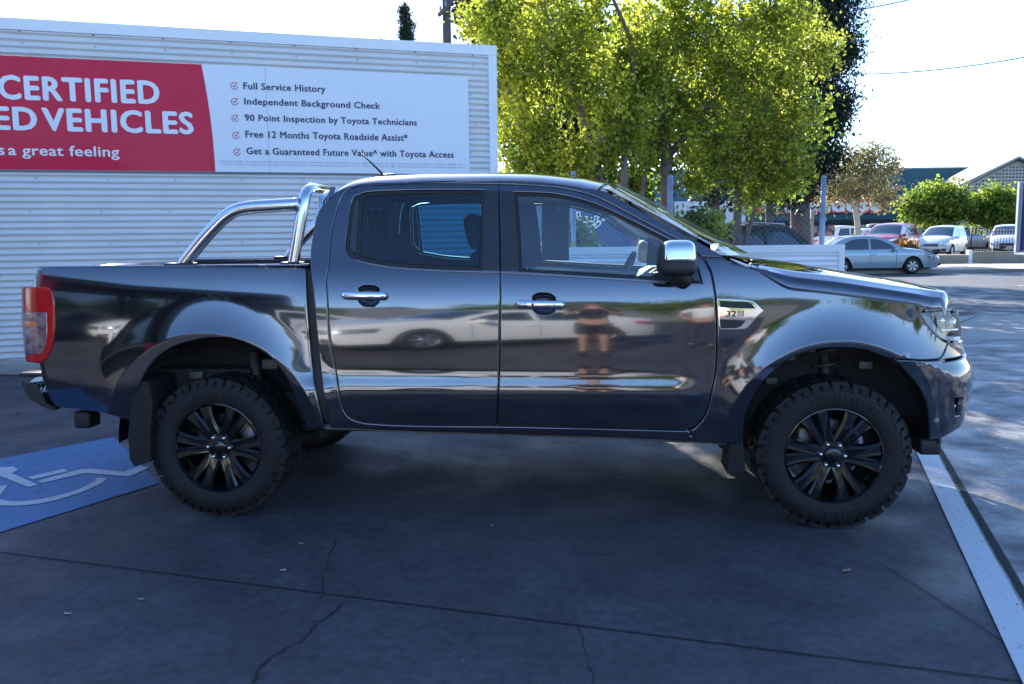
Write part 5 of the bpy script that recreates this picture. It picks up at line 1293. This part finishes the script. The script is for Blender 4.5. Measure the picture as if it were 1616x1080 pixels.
sedan_prof=[(2.38,.28,'p'),(2.42,.50,'p'),(2.32,.70,'p'),(1.95,.85,'p'),(1.45,.94,'p'),(1.0,1.0,'g'),(.62,1.20,'g'),(.25,1.38,'p'),(-.1,1.44,'p'),(-.6,1.46,'p'),(-1.1,1.40,'g'),(-1.75,1.10,'p'),(-2.1,1.05,'p'),(-2.36,1.00,'p'),(-2.40,.75,'p'),(-2.38,.30,'p')]
sedan_win=[[(.74,.98),(.45,1.17),(.12,1.32),(-.25,1.36),(-.25,.95),(.3,.96)],[(-.33,.95),(-.33,1.365),(-.75,1.36),(-1.1,1.26),(-1.5,1.02),(-1.3,.955)]]
LB=carmat('pale_blue',(.34,.44,.50),metal=.35,rough=.3)
HX=HB  # car forward (+x) towards image right
q=place(1425,32.6);fr=Vector((math.cos(YAW),-math.sin(YAW),0))
sed=car('parked_sedan',Vector(q)-fr*1.36*.95,-YAW,LB,4.8,1.8,sedan_prof,sedan_win,(1.36,-1.36),.32,'pale blue four door sedan on the road beside the far kerb','car',scale=.95)
hatch_prof=[(1.78,.26,'p'),(1.84,.48,'p'),(1.76,.70,'p'),(1.45,.88,'p'),(1.08,1.0,'g'),(.70,1.22,'g'),(.30,1.44,'p'),(-.1,1.51,'p'),(-.8,1.52,'p'),(-1.45,1.46,'g'),(-1.72,1.05,'p'),(-1.80,.80,'p'),(-1.80,.50,'p'),(-1.76,.28,'p')]
hatch_win=[[(.90,.98),(.55,1.20),(.2,1.38),(-.2,1.42),(-.2,.97),(.3,.97)],[(-.28,.97),(-.28,1.42),(-.8,1.42),(-1.2,1.36),(-1.1,1.08),(-.9,.98)]]
WHT_C=carmat('white',(.75,.75,.74));RED_C=carmat('red',(.42,.012,.018),metal=.1);BLK_C=carmat('black',(.012,.013,.016),metal=.2,rough=.15);SIL_C=carmat('silver',(.35,.36,.38),metal=.6)
suv_prof=[(2.24,.30,'p'),(2.30,.55,'p'),(2.24,.82,'p'),(1.9,.99,'p'),(1.2,1.10,'g'),(.78,1.36,'g'),(.42,1.58,'p'),(.0,1.66,'p'),(-.8,1.69,'p'),(-1.6,1.64,'g'),(-2.12,1.22,'p'),(-2.28,1.05,'p'),(-2.30,.60,'p'),(-2.24,.32,'p')]
suv_win=[[(1.02,1.08),(.66,1.32),(.32,1.52),(-.12,1.57),(-.12,1.07),(.4,1.07)],[(-.2,1.07),(-.2,1.575),(-.85,1.59),(-1.02,1.57),(-1.02,1.08)],[(-1.1,1.09),(-1.1,1.56),(-1.5,1.53),(-1.86,1.24),(-1.6,1.14)]]
toward=-math.pi/2-YAW   # heading straight at the camera (−forward)
q=place(1487,44.2,.30);car('parked_hatchback',q,toward-R_(42),WHT_C,3.6,1.6,hatch_prof,hatch_win,(1.15,-1.2),.30,'small white hatchback facing the road beside the red car','car',group='cars parked nose-in across the road',grille=(.42,.55,.52,.64))
q=place(1404,45.2,.30);car('parked_suv',q,toward-R_(42),RED_C,4.6,1.82,suv_prof,suv_win,(1.38,-1.32),.35,'dark red SUV parked behind the pale blue sedan','car',group='cars parked nose-in across the road',grille=(.40,.55,.60,.74),lamps=.84,belt=1.02)
q=place(1590,43.5,.30);car('parked_hatchback',q,toward-R_(28),WHT_C,3.7,1.66,hatch_prof,hatch_win,(1.15,-1.2),.30,'white hatchback behind the black picket fence next to the blue lorry','car',group='cars parked nose-in across the road',grille=(.50,.6,.40,.66))
# black wagon behind the chain link fence (rear to the right)
q=place(1117,19.6);car('parked_wagon',q,math.pi-YAW,BLK_C,4.7,1.9,suv_prof,suv_win,(1.38,-1.32),.36,'black SUV with roof rails parked just behind the chain link fence','car',scale=1.0,belt=1.02,rails=(.6,-1.5))
# vehicles farther back
van_prof=[(2.5,.35,'p'),(2.6,.70,'p'),(2.5,.95,'p'),(1.9,1.10,'p'),(1.35,1.18,'g'),(.95,1.55,'g'),(.7,1.72,'p'),(.2,1.80,'p'),(-.5,1.82,'p'),(-.9,1.74,'g'),(-1.0,1.25,'p'),(-1.05,1.15,'p'),(-2.5,1.15,'p'),(-2.6,1.0,'p'),(-2.6,.5,'p'),(-2.5,.40,'p')]
ute_win=[[(1.15,1.15),(.85,1.42),(.6,1.62),(.15,1.67),(.15,1.13)],[(.07,1.13),(.07,1.67),(-.55,1.67),(-.75,1.2),(-.6,1.14)]]
q=place(1331,56,.30);u1=car('parked_ute',q,-YAW,WHT_C,5.2,1.85,van_prof,ute_win,(1.6,-1.5),.37,'white utility truck with patterned dark box across the car park','utility truck',scale=.92,detail=1,belt=1.12)
mb=MB();mb.box((-1.75,0,1.45),(1.55,1.7,.75),bev=.04);mb.build('service_box',mat('box_patterned',(.03,.04,.06),.6,col2=(.35,.16,.14),vs=4,thr=(.48,.52)),u1)
q=place(1268,58,.30);car('parked_car',q,-YAW,BLK_C,4.8,1.8,sedan_prof,sedan_win,(1.36,-1.36),.32,'dark sedan half hidden behind the post and the black SUV','car',detail=1)
q=place(1388,60,.30);car('parked_ute',q,-YAW,BLK_C,5.2,1.85,van_prof,ute_win,(1.6,-1.5),.37,'dark utility truck behind the gum tree trunk','utility truck',detail=1,belt=1.12)
q=place(1372,52,.30);car('parked_ute',q,-YAW,WHT_C,5.2,1.85,van_prof,ute_win,(1.6,-1.5),.37,'white utility truck tray poking out left of the red car','utility truck',detail=1,scale=.8,belt=1.12)
q=place(1548,57,.30);car('parked_car',q,toward+R_(30),SIL_C,3.7,1.66,hatch_prof,hatch_win,(1.15,-1.2),.30,'silver hatchback far behind the picket fence','car',detail=1)
q=place(1566,66,.30);car('parked_car',q,-YAW,WHT_C,4.8,1.8,sedan_prof,sedan_win,(1.36,-1.36),.32,'white sedan farthest back between the hatchback and the lorry','car',detail=1)
q=place(1150,50,.13);car('parked_car',q,-YAW,WHT_C,3.6,1.6,hatch_prof,hatch_win,(1.15,-1.2),.30,'white car far behind the shrub and tree trunks','car',detail=1)
# blue lorry at the right edge
D=28.
lo=empty('box_lorry',(0,0,0),0,'blue box lorry with pale corner posts entering at the right edge','lorry')
BL=mat('lorry_blue',(.012,.045,.16),.6,coat=.0,var=.06,vs=1)
xl=px2(1601,D+2.4);zb=zat(1600,399,D+2);zt=zat(1603,286,D+2)
mb=MB();bwbox(mb,xl+.08,xl+7,D+.02,D+2.4,zb+.05,zt-.04);mb.build('cargo_box',BL,lo)
mb=MB();bwbox(mb,xl-.06,xl+.12,D-.01,D+.10,zb,zt);mb.build('corner_post',mat('lorry_post',(.50,.52,.56),.5),lo);mb=MB();bwbox(mb,xl-.06,xl+.12,D+2.3,D+2.42,zb,zt);mb.build('corner_post',MT['lorry_post'],lo)
mb=MB();bwbox(mb,xl-.05,xl+7,D-.005,D+2.41,zb-.07,zb-.001);bwbox(mb,xl+.12,xl+7,D,D+2.4,zt-.039,zt+.01);mb.build('frame_rail',mat('lorry_post',(.50,.52,.56),.5),lo)
mb=MB();mb.tube([bw(xl+.2,D+.1,zb-.08),bw(xl+.55,D+.08,.48),bw(xl+3,D+.08,.48)],.035,8);mb.build('side_guard',FPK,lo)
mb=MB();bwbox(mb,xl+.3,xl+7,D+.5,D+1.9,.62,zb-.071)
mb.build('chassis',CDK,lo)
for xx in (1.6,6.3):
    for f in (D+.02,D+2.12):
        p=bw(xl+xx,f,.48);q=bw(xl+xx,f+.27,.48);mb=MB();mb.cyl(p,q,.48,28);mb.build('wheel',CTY,lo)
mb=MB();bwbox(mb,xl+7.05,xl+8.9,D+.1,D+2.3,.5,2.6);mb.build('cab',BL,lo)
# leaf litter
def litter(px,py,sz,m,label,seed,rz=0):
    p=gp(px,py);r=np.random.default_rng(seed);n=9;vs=[];pts=[]
    for i in range(n):
        a=2*math.pi*i/n;rr=sz*(.55+.45*r.random())*(1 if i%2 else .7);pts.append((rr*math.cos(a),rr*.6*math.sin(a),.004+.010*r.random()))
    mb=MB();mb.add([(0,0,.006)]+pts,[(0,1+i,1+(i+1)%n) for i in range(n)]);o=mb.build('fallen_leaf',m);s_=o.modifiers.new('s','SOLIDIFY');s_.thickness=.0012
    o.location=(p[0],p[1],0.);o.rotation_euler=(0,0,rz);tag(o,label,'leaf',None)
LB_=mat('dry_leaf',(.38,.24,.15),.8,var=.2,vs=80);LW_=mat('pale_petal',(.55,.52,.50),.8)
litter(1337,903,.036,LB_,'crumpled brown leaf on the concrete below the front wheel',1,.4)
litter(447,902,.018,LW_,'pale scrap on the concrete below the rear wheel, right of the joint',2)
litter(475,860,.014,LW_,'tiny pale scrap nearest the rear wheel on the concrete',3)
litter(223,948,.018,LW_,'pale scrap on the concrete at lower left near the long joint',4)
litter(107,971,.022,LW_,'pale flake at far lower left of the concrete',5)
litter(777,831,.010,LW_,'tiny pale flake on the concrete under the middle of the pickup',6)
litter(27,655,.03,mat('leaf_red',(.20,.03,.02),.8),'dark red leaf on the ground left of the tow bar',7)
litter(1604,606,.03,LB_,'brown leaf on the driveway at the right edge',8)
# ============ BEHIND THE VIEWPOINT (seen in the paint and chrome) ============
SIL2=carmat('warm_white',(.86,.83,.78))
a=Vector((.1,-6.15,0));b=Vector((2.15,-7.95,0));fw=(a-b).normalized();c=(a+b)/2
rzc=math.atan2(fw.y,fw.x)
nrm_=Vector((fw.y,-fw.x,0));nrm_=nrm_ if nrm_.y>0 else -nrm_
car('parked_sedan',c-nrm_*.9+Vector((0,0,0)),rzc,SIL2,4.8,1.8,sedan_prof,sedan_win,(1.36,-1.36),.33,'warm white sedan behind the photographer, mirrored in the pickup doors','car')
car('parked_sedan',Vector((-3.6,-9.5,0)),rzc-.2,SIL2,4.8,1.8,sedan_prof,sedan_win,(1.36,-1.36),.33,'warm white sedan farther left behind the photographer, mirrored in the rear door','car')
car('parked_hatchback',Vector((8.6,-10.5,0)),rzc+.1,SIL_C,3.6,1.6,hatch_prof,hatch_win,(1.15,-1.2),.30,'silver hatchback behind the photographer, mirrored in the front wing','car')
# dealership building
dl=empty('showroom',(0,0,0),0,'dark brown showroom with deep canopy behind the photographer','building')
BR=mat('showroom_brown',(.05,.042,.045),.6,var=.1,vs=1)
mb=MB();mb.box((-14,-14,2.2),(14,16,4.4));mb.build('wall',BR,dl)
mb=MB();mb.box((-9.5,-12.5,3.6),(7.,12,.35));mb.build('canopy',BR,dl)
for y in (-7.5,-12,-17): MB().box((-6.6,y,1.71),(.25,.25,3.42)).build('column',BR,dl)
mb=MB();mb.box((-6.9,-11.5,1.5),(.10,7.5,2.6));mb.build('shop_window',CGL,dl)
mb=MB();mb.box((-6.2,-6.6,3.35),(.3,.9,1.2));mb.build('red_panel',RED,dl)
# far row of trees and sheds behind
for i,(x,y,h,rr) in enumerate(((6,-34,5.,3.),(16,-36,6.,3.4),(-2,-38,4.5,2.6),(26,-33,5.,3.))):
    tree('rear_tree',(x,y,0),[([(x,y,0),(x,y,h*.5),(x+.3,y,h*.9)],.2)],[((x,y,h*.72),(rr,rr,h*.35),1.)],80,26,.5,.35,MG,BARK,('bushy tree far behind the photographer, nearest the middle','tallest bushy tree far behind the photographer','smallest bushy tree far behind the photographer','bushy tree far behind the photographer, out to the right')[i],'tree',200+i,'trees behind the photographer')
sd_=empty('long_shed',(0,0,0),0,'long pale shed behind the photographer','shed')
mb=MB();mb.box((18,-48,2.),(60,8,4.));mb.build('wall',mat('shed_pale',(.14,.14,.15),.8,var=.1,vs=.5),sd_)
rows=[[],[],[]]
for i in range(80):
    x=-220+i*5.6;h=11+3*math.sin(i*.5)+2.2*math.sin(i*1.3+1)+1.2*math.sin(i*2.9);rows[0].append((x,-95,-.1));rows[1].append((x,-97,h*.8));rows[2].append((x,-110,h))
o=MB().grid(rows).build('horizon_blocker',mat('blocker_green',(.035,.05,.03),.95,var=.4,vs=.15));o['kind']='structure'  # added dark ridge, unseen, hides the bright horizon from the paint's reflections
# two people
SKIN=mat('skin',(.42,.24,.17),.55);HAIR=mat('hair_dark',(.03,.02,.015),.7)
def person(loc,rz,label,top,bottom,shorts,arms,lean=0.):
    o=empty('person',loc,rz,label,'person')
    def skinmesh(name,vs,es,rs,m,parent,root=0,sub=1):
        me=bpy.data.meshes.new(name);me.from_pydata(vs,es,[]);ob=link(name,me,m,parent)
        md=ob.modifiers.new('k','SKIN');sk=me.skin_vertices[0].data if me.skin_vertices else None
        bpy.context.view_layer.update()
        if not me.skin_vertices:
            bm=bmesh.new();bm.from_mesh(me);bm.verts.layers.skin.verify();bm.to_mesh(me);bm.free()
        for i,r in enumerate(rs):
            rr=r if isinstance(r,tuple) else (r,r);me.skin_vertices[0].data[i].radius=rr;me.skin_vertices[0].data[i].use_root=(i==root)
        md.use_smooth_shade=True
        ss=ob.modifiers.new('s','SUBSURF');ss.levels=sub;ss.render_levels=sub
        return ob
    V=[(0,0,.95),(0,0,1.10),(0,.0,1.30),(0,0,1.43),(0,.0,1.50),(0,.01,1.58),(0,.015,1.68)];E=[(0,1),(1,2),(2,3),(3,4),(4,5),(5,6)];Rr=[(.15,.11),(.14,.105),(.165,.115),(.11,.09),(.055,.055),(.075,.09),(.07,.085)]
    for s in (-1,1):
        k=len(V);V+=[(.10*s,0,.86),(.11*s,.02,.50),(.115*s,-.02,.10),(.12*s,.10,.035),(.12*s,.17,.03)];E+=[(0,k),(k,k+1),(k+1,k+2),(k+2,k+3),(k+3,k+4)];Rr+=[.095,.06,.042,.035,.025]
        k=len(V);V+=[(.19*s,0,1.40)]+[(a[0]*s,a[1],a[2]) for a in arms];E+=[(3,k),(k,k+1),(k+1,k+2)];Rr+=[.055,.042,.028]
        # hand: palm and five fingers
        h=V[-1];d=Vector(V[-1])-Vector(V[-2]);d.normalize();sd=Vector((s,0,0))
        p=Vector(h)+d*.07;k=len(V);V.append(tuple(p));E.append((k-1,k));Rr.append((.030,.016))
        for j in range(4):
            off=sd*(.026-.017*j);q1=p+d*.035+off;q2=q1+d*(.05-.006*abs(j-1))+Vector((0,0,-.012));kk=len(V);V+=[tuple(q1),tuple(q2)];E+=[(k,kk),(kk,kk+1)];Rr+=[.009,.008]
        q1=p-d*.02-sd*.035;q2=q1+d*.04-sd*.012;kk=len(V);V+=[tuple(q1),tuple(q2)];E+=[(k,kk),(kk,kk+1)];Rr+=[.010,.008]
    body=skinmesh('body',V,E,Rr,SKIN,o,0,1)
    # clothes as slightly larger shells
    cv=[(0,0,.93),(0,0,1.10),(0,0,1.30),(0,0,1.42)];ce=[(0,1),(1,2),(2,3)];cr_=[(.165,.125),(.16,.125),(.185,.135),(.12,.10)]
    for s in (-1,1): k=len(cv);cv+=[(.20*s,0,1.385),tuple(np.array((.19*s,0,1.40))*.4+np.array((arms[0][0]*s,arms[0][1],arms[0][2]))*.6)];ce+=[(3,k),(k,k+1)];cr_+=[.07,.06]
    skinmesh('shirt',cv,ce,cr_,top,o)
    bv=[(0,0,.97)];be=[];br=[(.17,.13)]
    for s in (-1,1):
        k=len(bv);bv+=[(.10*s,0,.84)]+([(.115*s,.02,.52)] if shorts else [(.11*s,.02,.50),(.115*s,-.02,.10)]);be+=[(0,k),(k,k+1)]+([] if shorts else [(k+1,k+2)]);br+=[.12]+([.10] if shorts else [.085,.07])
    skinmesh('shorts' if shorts else 'trousers',bv,be,br,bottom,o)
    for s in (-1,1): MB().box((.12*s,.07,.045),(.10,.29,.09),bev=.035).build('shoe',MATTE,o)
    MB().grid(superel((0,-.012,1.66),(.185,.215,.22),2.2,-.05,True,14)).build('hair',HAIR,o)
    f=MB();f.box((0,.105,1.615),(.028,.04,.05),bev=.012);f.build('nose',SKIN,o)
    for s in (-1,1): MB().box((.033*s,.092,1.645),(.024,.012,.012),bev=.005).build('eye',HAIR,o);MB().box((.088*s,.01,1.63),(.02,.045,.06),bev=.009).build('ear',SKIN,o)
    MB().box((0,.095,1.573),(.05,.012,.012),bev=.005).build('mouth',mat('lips',(.35,.12,.1),.5),o)
    return o
BLKC=mat('cloth_black',(.02,.02,.025),.9);WHC=mat('cloth_white',(.7,.7,.7),.85);NVC=mat('cloth_navy',(.03,.035,.06),.9)
person((2.0,-5.72,0),0,'person in black shirt and shorts taking the photograph, mirrored in the front door',BLKC,BLKC,True,[(.30,.05,1.16),(.16,.25,1.33)])
person((3.3,-7.0,0),R_(15),'person in white shirt and dark trousers behind, mirrored in the front door',WHC,NVC,False,[(.28,.02,1.14),(.20,.22,1.05)])
